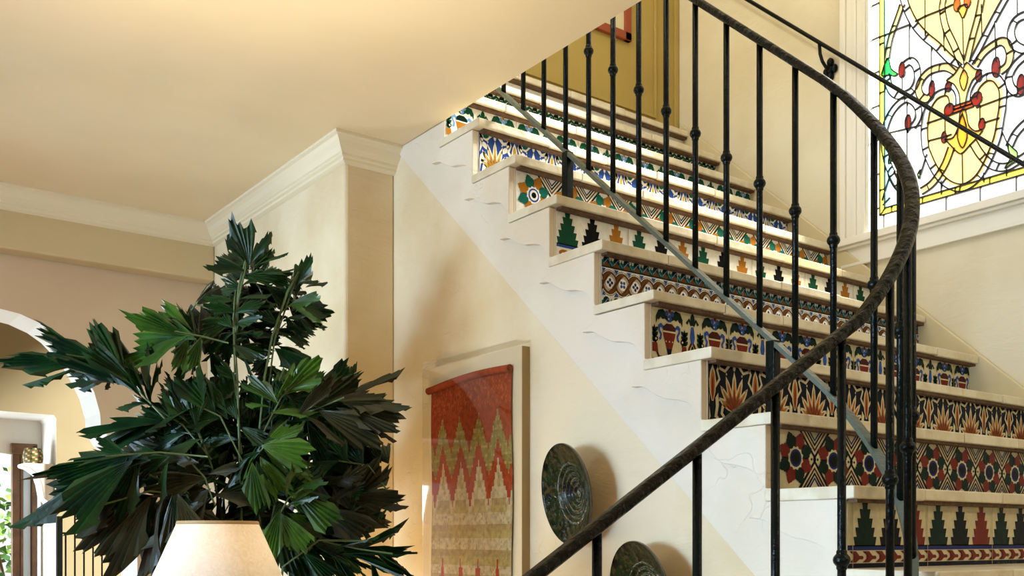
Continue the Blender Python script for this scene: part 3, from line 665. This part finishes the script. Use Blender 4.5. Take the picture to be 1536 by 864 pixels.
b.build('acrylic_cover', tx, fixn=True)
# ------------------------------------------------------------------ wall plates
def glaze(name, a, c, d):
    m = mat(name, a, .2, spec=.2, bump=.5, bscale=26, col2=c, var=.1, vscale=17, coat=.05)
    nt = m.node_tree; bs = nt.nodes['Principled BSDF']; tc = [n for n in nt.nodes if n.type == 'TEX_COORD'][0]
    n = nt.nodes.new('ShaderNodeTexNoise'); n.inputs['Scale'].default_value = 60; n.inputs['Detail'].default_value = 3; nt.links.new(tc.outputs['Object'], n.inputs['Vector'])
    r = nt.nodes.new('ShaderNodeMapRange'); r.inputs['From Min'].default_value = .5; r.inputs['From Max'].default_value = .62; nt.links.new(n.outputs['Fac'], r.inputs['Value'])
    mx = nt.nodes.new('ShaderNodeMix'); mx.data_type = 'RGBA'; src = bs.inputs['Base Color'].links[0].from_socket
    nt.links.new(src, mx.inputs['A']); mx.inputs['B'].default_value = (*d, 1); nt.links.new(r.outputs['Result'], mx.inputs['Factor']); nt.links.new(mx.outputs['Result'], bs.inputs['Base Color'])
    return m
GLZ = glaze('green_brown_glaze', (.012, .024, .005), (.003, .004, .003), (.055, .040, .011))
def plate(name, label, c, n, R):
    pr = [(.001, -.050)]
    N = 44
    for i in range(1, N+1):
        t = i/N; r = R*t; z = -.050*(1-t**1.5)+(+.0034*math.sin(t*PI*18) if .06 < t < .62 else 0); pr.append((r, z))
    pr += [(R*1.012, .004), (R*1.02, -.001), (R*1.0, -.008)]
    for i in range(N//3, 0, -1):
        t = i/(N//3); pr.append((R*t*.985, -.012-.050*(1-t**1.5)))
    pr.append((.001, -.062))
    b = MB(); b.lathe(pr, GLZ, 64); o = b.build(name)
    o.rotation_mode = 'QUATERNION'; o.rotation_quaternion = Vector(n).to_track_quat('Z', 'Y'); o.location = c
    b = MB(); b.lathe([(R*1.005, .0035), (R*1.024, .001), (R*1.022, -.006), (R*1.0, -.004)], mat('plate_rim', (.035, .030, .012), .15, coat=.5), 64); b.build('rim', o)
    return tag(o, label, 'plate', 'glazed plates on the stair wall')
plate('wall_plate', 'whole round green and brown glazed plate beside the weaving', (-.300, 1.268, 1.668), (-.955, .22, -.13), .163)
plate('wall_plate', 'lower dark glazed plate cut off by the photo bottom edge', (-.300, .925, 1.352), (-.955, .22, -.13), .163)
# ------------------------------------------------------------------ table lamp on a small table
LX, LY = -1.527, 1.083
lamp = thing('table_lamp', 'lit table lamp with a tapered parchment shade in front of the palm', 'lamp', (LX, LY, .742))
SHADE = bpy.data.materials.new('parchment_shade'); SHADE.use_nodes = True; nt = SHADE.node_tree; nt.nodes.clear()
o = nt.nodes.new('ShaderNodeOutputMaterial'); tr = nt.nodes.new('ShaderNodeBsdfTranslucent'); df = nt.nodes.new('ShaderNodeBsdfDiffuse'); ad = nt.nodes.new('ShaderNodeMixShader'); ad.inputs['Fac'].default_value = .3
tc = nt.nodes.new('ShaderNodeTexCoord'); n = nt.nodes.new('ShaderNodeTexNoise'); n.inputs['Scale'].default_value = 42; n.inputs['Detail'].default_value = 8; n.inputs['Distortion'].default_value = 3
mp = nt.nodes.new('ShaderNodeMix'); mp.data_type = 'RGBA'; mp.inputs['A'].default_value = (.72, .63, .50, 1); mp.inputs['B'].default_value = (.99, .95, .88, 1)
nt.links.new(tc.outputs['Object'], n.inputs['Vector']); nt.links.new(n.outputs['Fac'], mp.inputs['Factor'])
for q in (tr, df): nt.links.new(mp.outputs['Result'], q.inputs['Color'])
nt.links.new(df.outputs[0], ad.inputs[1]); nt.links.new(tr.outputs[0], ad.inputs[2]); nt.links.new(ad.outputs[0], o.inputs['Surface'])
zt_ = 1.5635-.742
b = MB(); b.lathe([(.0925, zt_), (.200, zt_-.245), (.1985, zt_-.245), (.091, zt_)], SHADE, 64); shade = b.build('shade', lamp)
b = MB(); b.lathe([(.0935, zt_+.002), (.0965, zt_-.006), (.0915, zt_-.006), (.0905, zt_+.002), (.0935, zt_+.002)], mat('shade_trim', (.55, .36, .16), .6), 64); b.build('trim_band', shade)
b = MB(); b.lathe([(.001, 0), (.085, 0), (.09, .015), (.06, .03), (.035, .06), (.075, .15), (.095, .24), (.085, .33), (.045, .41), (.022, .44), (.014, .47), (.014, .56), (.001, .56)], mat('lamp_ceramic', (.10, .16, .14), .2, coat=.4), 40); b.build('base', lamp)
b = MB(); b.ball((0, 0, .62), .03, mat('bulb_glass', (.9, .88, .8), .3), 1.3); b.build('bulb', lamp)
tb = thing('side_table', 'round wooden side table under the table lamp', 'table', (LX, LY, 0))
b = MB(); b.lathe([(.001, .712), (.27, .712), (.28, .722), (.28, .735), (.27, .742), (.001, .742)], WOOD, 40); b.build('tabletop', tb)
b = MB(); b.lathe([(.001, .03), (.03, .03), (.045, .12), (.03, .3), (.04, .5), (.028, .64), (.06, .712), (.001, .712)], WOOD, 24); b.build('pedestal', tb)
for k in range(3):
    a = 2*PI*k/3; b = MB(); b.sweep([(.02*math.cos(a), .02*math.sin(a), .12), (.14*math.cos(a), .14*math.sin(a), .08), (.26*math.cos(a), .26*math.sin(a), .015)], [(-.015, -.015), (.015, -.015), (.015, .015), (-.015, .015)], WOOD); b.build('leg', tb)
# ------------------------------------------------------------------ fishtail palm
LEAF = mat('palm_leaf', (.011, .050, .010), .33, spec=.3, bump=.1, bscale=30, col2=(.005, .020, .007), var=.1, vscale=9)
LEAF2 = mat('sunlit_palm_leaf', (.055, .15, .014), .34, spec=.4, col2=(.020, .065, .010), var=.1, vscale=9)  # sunlit leaves: the light is put into this yellower green
LEAF3 = mat('olive_palm_leaf', (.034, .036, .014), .4, spec=.35, col2=(.018, .024, .010), var=.1, vscale=9)  # duller olive brown than LEAF
STEM = mat('palm_stem', (.10, .16, .055), .45, bump=.1, bscale=60)
PC = Vector((-1.095, 2.0, 0)); RD = Vector((.801, -.5986, 0)); DD = Vector((.5986, .801, 0))
palm = thing('fishtail_palm', 'tall dark green fishtail palm standing in the corner behind the lamp', 'plant', tuple(PC))
def L3(a, z, d=0): return RD*a+DD*d+Vector((0, 0, z))          # palm-local: right, up, back
def leaflet(b, p0, p1, wid, mt, rr, droop=.12):
    p0 = Vector(p0); p1 = Vector(p1); ax = p1-p0; L = ax.length; ax.normalize()
    nn = Vector((rr.uniform(-.5, .3), rr.uniform(-1., -.2), rr.uniform(-.25, 1.0)))
    nn = RD*nn.x+DD*nn.y+Vector((0, 0, nn.z)); nn = (nn-ax*nn.dot(ax)); nn.normalize(); sd = ax.cross(nn)
    n = 6; asy = rr.uniform(-.45, .45); vs = []; rows = (0, .3, .62, .86, 1.0)
    l1, l2 = rr.uniform(0, 6.3), rr.uniform(3.5, 6)
    for s in rows:
        for i in range(2*n+1):
            t = (i-n)/n; wf = (.03+.97*s**.95)
            jag = 0
            if s == 1.0: jag = (.06 if i % 2 else -.05)+rr.uniform(-.09, .07)
            ln = L*s*(1-.30*t*t+asy*t*(s**2)*.5+.13*s*s*math.sin(l1+l2*t))+jag*L
            pl = .030*L*s*(1 if i % 2 else -1)
            q = p0+ax*ln+sd*(t*wid*L*wf*.5)+nn*(pl-droop*L*s*s*(1-.3*t)+.10*L*s*t*t)
            vs.append(q-Vector((0, 0, droop*.5*L*s*s)))
    m = 2*n+1; fs = [(r*m+i, r*m+i+1, (r+1)*m+i+1, (r+1)*m+i) for r in range(len(rows)-1) for i in range(m-1)]
    b.mesh(vs, fs, mt)
def K(px, py, d=0): a, z = px, py; return L3(a, z, d)
pot = MB(); pot.lathe([(.001, 0), (.17, 0), (.20, .05), (.235, .34), (.25, .35), (.25, .39), (.225, .39), (.21, .34), (.001, .33)], mat('clay_pot', (.30, .14, .07), .7, bump=.1), 40); pot.build('pot', palm)
stems = [[(0,0.151),(-0.007,1.587),(-0.016,1.901),(-0.022,2.08),(-0.029,2.215),(-0.016,2.372),(0.025,2.524)], [(0.016,0.151),(0.052,1.542),(0.047,1.901),(0.061,2.08),(0.083,2.215),(0.132,2.372),(0.168,2.443)], [(-0.034,0.151),(-0.067,1.564),(-0.105,1.766),(-0.164,1.923),(-0.231,2.013)], [(0.034,0.151),(0.083,1.542),(0.135,1.788),(0.218,1.957),(0.348,2.013)], [(-0.011,0.151),(-0.045,1.542),(-0.146,1.665),(-0.28,1.732)], [(0.045,0.151),(0.135,1.43),(0.258,1.519),(0.437,1.515)]]
for i, pl in enumerate(stems):
    d = (0, .10, -.02, .04, -.14, -.05)[i]
    q = [L3(a*(1 if j else .25), z if j else .3, d*j/len(pl)) for j, (a, z) in enumerate(pl)]
    b = MB(); b.tube(q, .0042, STEM, 7); b.build('stem', palm)
def frond(spine, leaves, d0, d1, mt, seed, wid=.85):
    """spine and leaflets (base, tip, width) as plan coordinates in the palm's upright middle plane, depth d0..d1"""
    rr = random.Random(seed); b = MB()
    n = len(spine); b.tube([L3(a, z, d0+(d1-d0)*i/(n-1)) for i, (a, z) in enumerate(spine)], .0032, STEM, 5)
    for i, (p, q, w) in enumerate(leaves):
        t = (i+.5)/len(leaves); d = d0+(d1-d0)*t
        leaflet(b, L3(p[0], p[1], d), L3(q[0], q[1], d+rr.uniform(-.06, .06)), w*.86, mt, rr)
        for g in range(3):                               # further leaflets of the same frond, deeper in
            s_ = rr.uniform(.55, .95)*min(1, .24/max(.1, math.hypot(q[0]-p[0], q[1]-p[1]))); ja, jz, jd = rr.uniform(-.05, .05), rr.uniform(-.05, .05), rr.uniform(.03, .20)
            vx, vz = q[0]-p[0], q[1]-p[1]; an = rr.uniform(-.7, .7); c_, n_ = math.cos(an), math.sin(an)
            e = (p[0]+ja+(vx*c_-vz*n_)*s_, p[1]+jz+(vx*n_+vz*c_)*s_)
            leaflet(b, L3(p[0]+ja*.5, p[1]+jz*.5, d+jd*.5), L3(e[0], e[1], d+jd), w*rr.uniform(.65, 1.0), mt if g == 0 else LEAF, rr)
    return b.build('frond', palm)
def pairs(l): return [(l[i], l[i+1]) for i in range(0, len(l), 2)]
def fr(spine, lv, ws, d0, d1, mt, seed):
    lv = pairs(lv); frond(spine, [(p, q, ws[i % len(ws)]) for i, (p, q) in enumerate(lv)], d0, d1, mt, seed)
FR = [
 ([(-0.016,2.349),(0.007,2.439),(0.02,2.517)], [(0.02,2.443),(-0.007,2.591),(0.016,2.439),(-0.078,2.488),(0.025,2.448),(0.074,2.546),(0.034,2.439),(0.132,2.493),(0.016,2.421),(-0.101,2.452),(0.034,2.43),(0.078,2.502),(0.011,2.448),(-0.034,2.562),(0.043,2.412),(0.119,2.43)], (.8, .75, .7, .6, .75, .8, .8), 0, 0, LEAF, 1),
 ([(-0.029,2.215),(-0.016,2.327),(0.016,2.428)], [(-0.011,2.367),(-0.092,2.412),(-0.018,2.322),(-0.119,2.336),(-0.007,2.372),(0.061,2.421),(-0.011,2.327),(0.087,2.349),(0.007,2.405),(0.105,2.398),(-0.02,2.282),(-0.105,2.3)], (.8, .7, .7), .02, -.03, LEAF, 2),
 ([(0.083,2.215),(0.132,2.349),(0.168,2.439)], [(0.15,2.394),(0.195,2.497),(0.141,2.338),(0.251,2.338),(0.132,2.315),(0.204,2.255),(0.159,2.403),(0.218,2.434),(0.123,2.282),(0.186,2.291),(0.137,2.349),(0.105,2.439)], (.9, .95, .7), .1, .08, LEAF, 3),
 ([(0.132,2.315),(0.168,2.327)], [(0.141,2.322),(0.244,2.349),(0.146,2.318),(0.235,2.295)], (.9, .8), .06, .05, LEAF2, 31),
 ([(-0.029,2.08),(-0.029,2.259),(-0.016,2.349)], [(-0.029,2.259),(-0.146,2.219),(-0.027,2.241),(0.061,2.264),(-0.029,2.215),(-0.141,2.17),(-0.025,2.203),(0.078,2.215),(-0.022,2.277),(0.067,2.315),(-0.029,2.17),(0.067,2.125),(-0.029,2.226),(-0.078,2.277)], (.8, .85, .75), 0, -.04, LEAF, 4),
 ([(0.061,2.058),(0.083,2.192),(0.112,2.304)], [(0.09,2.237),(0.182,2.201),(0.083,2.181),(0.186,2.114),(0.078,2.147),(-0.007,2.125),(0.087,2.215),(0.016,2.237),(0.074,2.114),(0.168,2.053),(0.096,2.259),(0.043,2.3),(0.074,2.089),(0.159,2.013)], (.75, .7, .8), .1, .06, LEAF, 5),
 ([(-0.034,2.17),(-0.105,2.183),(-0.186,2.192)], [(-0.164,2.183),(-0.397,2.165),(-0.168,2.188),(-0.334,2.268),(-0.155,2.179),(-0.209,2.089),(-0.132,2.183),(-0.253,2.246),(-0.105,2.179),(-0.123,2.08),(-0.146,2.179),(-0.292,2.114)], (.62, .5, .8, .5, .6, .55), -.06, -.14, LEAF2, 6),
 ([(-0.231,1.901),(-0.336,2.024),(-0.426,2.102),(-0.527,2.114)], [(-0.482,2.107),(-0.81,2.123),(-0.449,2.098),(-0.68,2.067),(-0.392,2.08),(-0.63,2.179),(-0.37,2.058),(-0.491,2.232),(-0.336,2.024),(-0.567,2.107),(-0.312,2.013),(-0.446,2.152),(-0.292,1.979),(-0.401,2.107),(-0.269,1.968),(-0.359,2.114)], (.32, .2, .45, .5, .35, .5), -.04, -.16, LEAF, 7),
 ([(-0.101,1.788),(-0.191,1.901),(-0.292,1.968)], [(-0.253,1.914),(-0.516,1.914),(-0.213,1.901),(-0.314,1.999),(-0.179,1.878),(-0.314,1.838),(-0.168,1.901),(-0.231,2.035),(-0.146,1.867),(-0.218,1.901),(-0.146,1.901),(-0.146,2.058),(-0.202,1.923),(-0.28,2.035),(-0.123,1.856),(-0.247,1.788)], (.35, .7, .6, .8), -.02, -.06, LEAF, 8),
 ([(-0.078,1.788),(-0.213,1.797),(-0.359,1.779)], [(-0.343,1.77),(-0.666,1.64),(-0.336,1.779),(-0.612,1.73),(-0.292,1.762),(-0.392,1.596),(-0.312,1.784),(-0.482,1.757),(-0.179,1.766),(-0.231,1.663),(-0.258,1.788),(-0.527,1.71),(-0.28,1.766),(-0.516,1.598)], (.62, .3, .7, .35, .8, .4), -.14, -.26, LEAF, 9),
 ([(-0.146,1.665),(-0.258,1.676),(-0.392,1.631)], [(-0.303,1.665),(-0.482,1.497),(-0.258,1.665),(-0.415,1.43),(-0.213,1.665),(-0.303,1.407),(-0.179,1.654),(-0.168,1.43),(-0.325,1.672),(-0.505,1.564),(-0.157,1.665),(-0.078,1.497)], (.7, .6, .7), -.12, -.2, LEAF3, 10),
 ([(-0.067,1.631),(-0.09,1.721),(-0.146,1.788)], [(-0.078,1.687),(-0.213,1.609),(-0.09,1.721),(-0.258,1.699),(-0.067,1.665),(0.078,1.665),(-0.078,1.732),(0.011,1.766),(-0.078,1.676),(-0.146,1.519),(-0.067,1.654),(-0.269,1.542),(-0.101,1.766),(-0.179,1.788)], (.75, .7, .8), -.1, -.16, LEAF3, 11),
 ([(0.083,1.878),(0.146,1.99),(0.224,2.058)], [(0.15,1.999),(0.267,2.107),(0.123,1.968),(0.191,2.08),(0.168,2.008),(0.276,2.046),(0.135,1.968),(0.045,2.058),(0.112,1.934),(0.235,1.957)], (.75, .6, .6), -.06, -.1, LEAF2, 12),
 ([(0.135,1.788),(0.218,1.945),(0.348,1.99)], [(0.303,1.977),(0.527,1.995),(0.235,1.963),(0.381,2.075),(0.28,1.981),(0.451,2.035),(0.314,1.963),(0.493,1.901),(0.258,1.95),(0.442,1.867),(0.336,1.979),(0.523,1.95),(0.213,1.934),(0.348,1.856),(0.191,1.923),(0.303,2.058)], (.7, .6, .6, .45), .02, -.06, LEAF3, 13),
 ([(0.168,1.766),(0.258,1.878),(0.348,1.934)], [(0.235,1.867),(0.404,1.878),(0.213,1.844),(0.348,1.766),(0.258,1.889),(0.392,1.968),(0.191,1.811),(0.146,1.945),(0.202,1.822),(0.314,1.721),(0.28,1.901),(0.437,1.918)], (.5, .6, .6), .14, .1, LEAF, 14),
 ([(0.067,1.788),(0.123,1.833),(0.168,1.838)], [(0.101,1.811),(0.231,1.721),(0.09,1.788),(0.168,1.676),(0.112,1.829),(0.213,1.901),(0.078,1.788),(0.016,1.721),(0.105,1.82),(0.258,1.788),(0.078,1.766),(0.101,1.631)], (.85, .8, .7), -.12, -.2, LEAF2, 15),
 ([(0.123,1.564),(0.179,1.654),(0.235,1.687)], [(0.195,1.672),(0.33,1.582),(0.168,1.631),(0.258,1.665),(0.146,1.609),(0.235,1.497),(0.202,1.681),(0.303,1.721),(0.157,1.62),(0.123,1.474),(0.179,1.654),(0.202,1.766)], (.8, .6, .8), -.1, -.16, LEAF2, 16),
 ([(0.258,1.515),(0.392,1.488),(0.505,1.474)], [(0.325,1.474),(0.554,1.506),(0.348,1.47),(0.541,1.425),(0.437,1.483),(0.563,1.385),(0.303,1.486),(0.437,1.542),(0.314,1.463),(0.415,1.362)], (.28, .25, .3), .05, -.04, LEAF, 17),
 ([(0.146,1.407),(0.235,1.542),(0.303,1.609)], [(0.235,1.542),(0.392,1.587),(0.213,1.508),(0.37,1.474),(0.258,1.564),(0.359,1.665),(0.191,1.474),(0.303,1.385),(0.202,1.497),(0.146,1.609),(0.247,1.542),(0.348,1.43)], (.7, .7, .6), .08, .04, LEAF, 18),
 ([(0.052,1.766),(0.078,1.901),(0.09,2.013)], [(0.078,1.901),(-0.034,1.945),(0.074,1.878),(0.191,1.878),(0.083,1.945),(0.011,2.024),(0.07,1.856),(-0.045,1.833),(0.087,1.99),(0.191,1.99),(0.067,1.811),(0.168,1.788),(0.078,1.923),(0.146,2.058)], (.75, .7, .8), .1, .04, LEAF, 19),
 ([(-0.016,1.811),(-0.025,1.99),(-0.029,2.08)], [(-0.022,1.99),(-0.123,2.035),(-0.02,1.945),(-0.146,1.968),(-0.022,2.013),(0.067,2.046),(-0.018,1.901),(0.09,1.856),(-0.025,2.058),(-0.09,2.114),(-0.016,1.856),(-0.135,1.867),(-0.018,1.923),(-0.101,2.08)], (.8, .75, .7), .04, -.02, LEAF, 20),
 ([(-0.168,1.901),(-0.213,1.99),(-0.258,2.035)], [(-0.231,1.99),(-0.348,1.945),(-0.218,1.99),(-0.168,2.08),(-0.191,1.945),(-0.078,1.99),(-0.24,2.013),(-0.303,2.091),(-0.202,1.968),(-0.314,1.889),(-0.179,1.923),(-0.034,1.901)], (.75, .8, .7), .08, .05, LEAF, 21),
 ([(0.123,1.542),(0.078,1.631),(0.056,1.699)], [(0.074,1.654),(0.168,1.564),(0.083,1.62),(-0.011,1.542),(0.101,1.587),(0.191,1.43),(0.067,1.665),(-0.034,1.631),(0.09,1.609),(0.056,1.452),(0.112,1.564),(0.235,1.385)], (.8, .8, .8), .05, .1, LEAF, 22),
 ([(-0.146,1.542),(-0.235,1.631),(-0.303,1.676)], [(-0.231,1.62),(-0.359,1.542),(-0.213,1.598),(-0.348,1.43),(-0.191,1.587),(-0.078,1.519),(-0.258,1.643),(-0.381,1.631),(-0.179,1.564),(-0.258,1.385),(-0.168,1.553),(-0.123,1.385)], (.8, .75, .8), .06, .1, LEAF, 23),
 ([(0.213,1.497),(0.168,1.676),(0.191,1.811)], [(0.179,1.721),(0.303,1.676),(0.173,1.676),(0.078,1.721),(0.191,1.788),(0.28,1.811),(0.186,1.631),(0.325,1.542),(0.177,1.687),(0.258,1.609),(0.202,1.564),(0.078,1.474)], (.75, .8, .8), .2, .16, LEAF, 24),
 ([(-0.123,1.721),(-0.078,1.856),(-0.045,1.945)], [(-0.067,1.878),(-0.168,1.901),(-0.078,1.844),(0.045,1.788),(-0.056,1.912),(0.022,1.968),(-0.09,1.811),(-0.213,1.788),(-0.101,1.766),(0.011,1.687),(-0.078,1.833),(-0.146,1.744)], (.75, .8, .8), .14, .1, LEAF, 25),
]
for f in FR: fr(*f)
r5 = random.Random(11)
for i in range(12):                                      # shorter fronds filling the heart of the plant
    a0 = r5.gauss(-.03, .16); z0 = 1.524+.25+r5.gauss(0, .17); an = r5.uniform(-.6, 3.7); ln = r5.uniform(.12, .22)
    sp = [(a0, z0-.12), (a0+.5*ln*math.cos(an), z0+.5*ln*math.sin(an)), (a0+ln*math.cos(an), z0+ln*math.sin(an))]; lv = []
    for j in range(6):
        t = .35+.13*j; px_, pz_ = a0+ln*t*math.cos(an), z0+ln*t*math.sin(an); b_ = an+(1 if j % 2 else -1)*r5.uniform(.4, 1.1); q_ = r5.uniform(.10, .17)
        lv += [(px_, pz_), (px_+q_*math.cos(b_), pz_+q_*math.sin(b_))]
    fr(sp, lv, (.8, .7, .9), r5.uniform(-.05, .2), r5.uniform(-.1, .25), LEAF if i % 3 else LEAF3, 60+i)
# ------------------------------------------------------------------ small things
pic = thing('framed_picture', 'small picture in a red-brown frame on the ochre wall upstairs', 'picture', (1.05, YL, 4.30))
b = MB(); FRM = mat('red_brown_frame', (.27, .045, .012), .35)
x0, x1, z0, z1 = .55, 1.278, 4.135, 5.05
for a in ((x0, x1, z0, z0+.045), (x0, x1, z1-.045, z1), (x0, x0+.045, z0, z1), (x1-.045, x1, z0, z1)): b.box(a[0]-1.05, a[1]-1.05, -.025, -.0, a[2]-4.3, a[3]-4.3, FRM)
b.build('frame', pic, bevel=.004)
b = MB(); b.box(x0+.04-1.05, x1-.04-1.05, -.012, -.001, z0+.04-4.3, z1-.04-4.3, mat('picture_mat', (.62, .56, .34), .7)); b.box(x0+.12-1.05, x1-.12-1.05, -.014, -.012, z0+.12-4.3, z1-.12-4.3, mat('picture_paint', (.30, .33, .15), .6, var=.5, vscale=14)); b.build('print', pic)
gate = thing('iron_gate', 'black iron gate with curled post beyond the arch', 'gate', (-.8, 5.30, 0))
def gx(x): return x+.8
for x in (-.935, -.625):
    b = MB(); b.box(gx(x)-.016, gx(x)+.016, -.016, .016, 0, 1.66 if x < -.8 else 1.955, IRON); b.build('post', gate)
for z in (1.70, 1.557, .25):
    b = MB(); b.box(gx(-.935 if z < 1.6 else -.86), gx(-.625), -.006, .006, z-.006, z+.006, IRON); b.build('rail', gate)
for i in range(5):
    b = MB(); b.tube([(gx(-.898+.053*i), 0, .25), (gx(-.898+.053*i), 0, 1.70 if i else 1.56)], .0055, IRON, 6, Vector((0, 1, 0))); b.build('bar', gate)
b = MB(); b.sweep([(gx(-.625), 0, 1.93)]+[(gx(-.672)+.047*math.cos(t*.35), 0, 1.945+.035*math.sin(t*.35)) for t in range(0, 11)], [(-.014, -.004), (.014, -.004), (.014, .004), (-.014, .004)], IRON, Vector((0, 1, 0))); b.build('curl', gate)
bk = MB(); BM = {c: mat('basket_'+c, v, .6, bump=.3, bscale=90) for c, v in dict(brown=(.20, .075, .02), green=(.06, .13, .03), dark=(.05, .025, .012), cream=(.6, .45, .2)).items()}
for i in range(9):
    r = .052+.008*math.sin(i/8*PI); r2 = .052+.008*math.sin((i+1)/8*PI); seg = 24
    for k in range(seg):
        a, c = 2*PI*k/seg, 2*PI*(k+1)/seg; mt = BM[('brown', 'dark', 'green', 'brown', 'cream', 'green')[(i*2+k+(k//3)) % 6]]
        bk.face([(r*math.cos(a), r*math.sin(a), .011*i), (r*math.cos(c), r*math.sin(c), .011*i), (r2*math.cos(c), r2*math.sin(c), .011*(i+1)), (r2*math.cos(a), r2*math.sin(a), .011*(i+1))], mt)
bk.lathe([(.001, .0), (.052, .0)], BM['dark'], 24); bk.lathe([(.0, .09), (.052, .092)], BM['dark'], 24)
tag(bk.build('woven_pot', loc=(-.995, YF+.13, 2.0)), 'small brown and green patterned pot on the plaster shelf by the far opening', 'pot')
GRN = mat('garden_leaf', (.10, .24, .03), .5, col2=(.22, .34, .05), var=.1, vscale=6); GRN2 = mat('garden_leaf_dark', (.03, .10, .02), .5)
def shrub(name, label, c, r, h, seed):
    rr = random.Random(seed); root = thing(name, label, 'shrub', c); b = MB()
    for i in range(900):
        u = Vector((rr.gauss(0, 1), rr.gauss(0, 1), rr.gauss(0, 1))).normalized()*rr.uniform(.45, 1)
        p = Vector((u.x*r, u.y*r, h*.55+u.z*h*.45)); a = Vector((rr.gauss(0, 1), rr.gauss(0, 1), rr.gauss(0, .6))).normalized()*rr.uniform(.05, .10); s = a.cross(Vector((rr.gauss(0, 1), rr.gauss(0, 1), rr.gauss(0, 1)))).normalized()*.028
        b.face([p, p+a*.5+s, p+a, p+a*.5-s], GRN if rr.random() < .6 else GRN2)
    b.build('foliage', root); t = MB()
    for k in range(5): t.tube([(0, 0, 0), (rr.uniform(-.1, .1), rr.uniform(-.1, .1), h*.4), (rr.uniform(-.3, .3)*r, rr.uniform(-.3, .3)*r, h*.7)], .012, WOOD, 6)
    t.build('stem', root)
b = MB(); b.box(-8, 3, 6.2, 14, -.12, -.02, mat('garden_ground', (.20, .22, .10), .9)); struct(b.build('floor_garden'))
shrub('garden_shrub', 'bright yellow-green shrub outside the far opening at the left edge', (-.78, 7.7, 0), .6, 2.1, 5)
# ------------------------------------------------------------------ light
w = bpy.data.worlds.new('sky'); SC.world = w; w.use_nodes = True
bg = w.node_tree.nodes['Background']; bg.inputs['Color'].default_value = (.96, .98, 1., 1); bg.inputs['Strength'].default_value = 1.02
def light(kind, name, loc, energy, col, size=.1, aim=None, size_y=None, angle=None):
    d = bpy.data.lights.new(name, kind); d.energy = energy; d.color = col
    if kind == 'AREA': d.size = size; d.shape = 'RECTANGLE'; d.size_y = size_y or size
    elif kind == 'SUN': d.angle = angle
    else: d.shadow_soft_size = size
    o = bpy.data.objects.new(name, d); COL.objects.link(o); o.location = loc
    if aim: o.rotation_mode = 'QUATERNION'; o.rotation_quaternion = (Vector(aim)-Vector(loc)).to_track_quat('-Z', 'Y')
    return o
light('SUN', 'sun', (6, .5, 7), 22., (1, .98, .93), aim=(6-3.6, .5+2.6, 7-3.2), angle=.4)
light('POINT', 'lamp_bulb', (LX, LY, 1.435), 105, (1, .86, .65), .04)
light('POINT', 'corner_lamp', (-.80, 2.22, 1.35), 10, (1, .70, .32), .03)
light('AREA', 'left_window_daylight', (-6.4, 1.25, 1.6), 165, (.56, .77, 1.), 2.4, (-.4, 1.25, 1.8), 1.9)
o = light('AREA', 'left_window_boost', (-6.4, 2.2, 1.75), 8., (.45, .70, 1.), .8, (-.44, 2.95, 2.15), .8); o.data.spread = .55  # narrow light added to boost cool daylight on the return wall
o = light('AREA', 'left_window_boost', (-6.4, .4, 1.7), 8., (.45, .70, 1.), .8, (-.22, .25, 1.45), .8); o.data.spread = .5  # second added light, cools the lower stringer
light('POINT', 'room_lamp', (-1.5, -2.3, 2.0), 22, (1, .78, .46), .2)
light('POINT', 'hall_fill', (.6, -2.3, 3.3), 46, (1, .88, .64), .2)  # unseen fill, added to warm the right wall and the risers
light('POINT', 'upstairs_fill', (-.9, 1.5, 5.0), 60, (1, .96, .86), .2)  # added light above the ceiling edge, brightens the upper flight
light('AREA', 'far_opening_daylight', (-2.4, 6.35, 1.4), 60, (.80, .92, 1.), .8, (-.9, 5.75, 1.9), 1.2)
light('POINT', 'far_room_lamp', (-4.5, 4.9, 2.2), 3, (1, .92, .75), .2)
# ------------------------------------------------------------------ camera
cam = bpy.data.cameras.new('camera'); co = bpy.data.objects.new('camera', cam); COL.objects.link(co)
co.location = (-2.406, -1.262, 1.524); co.rotation_euler = (PI/2, 0, -math.radians(36.769))
cam.sensor_width = 36; cam.lens = 1516/1536*36; cam.shift_y = (807.9-432)/1536; cam.clip_start = .02
SC.camera = co
vs_ = SC.view_settings; vs_.view_transform = 'Standard'; vs_.look = 'None'; vs_.gamma = 1; vs_.exposure = .14; vs_.use_curve_mapping = False
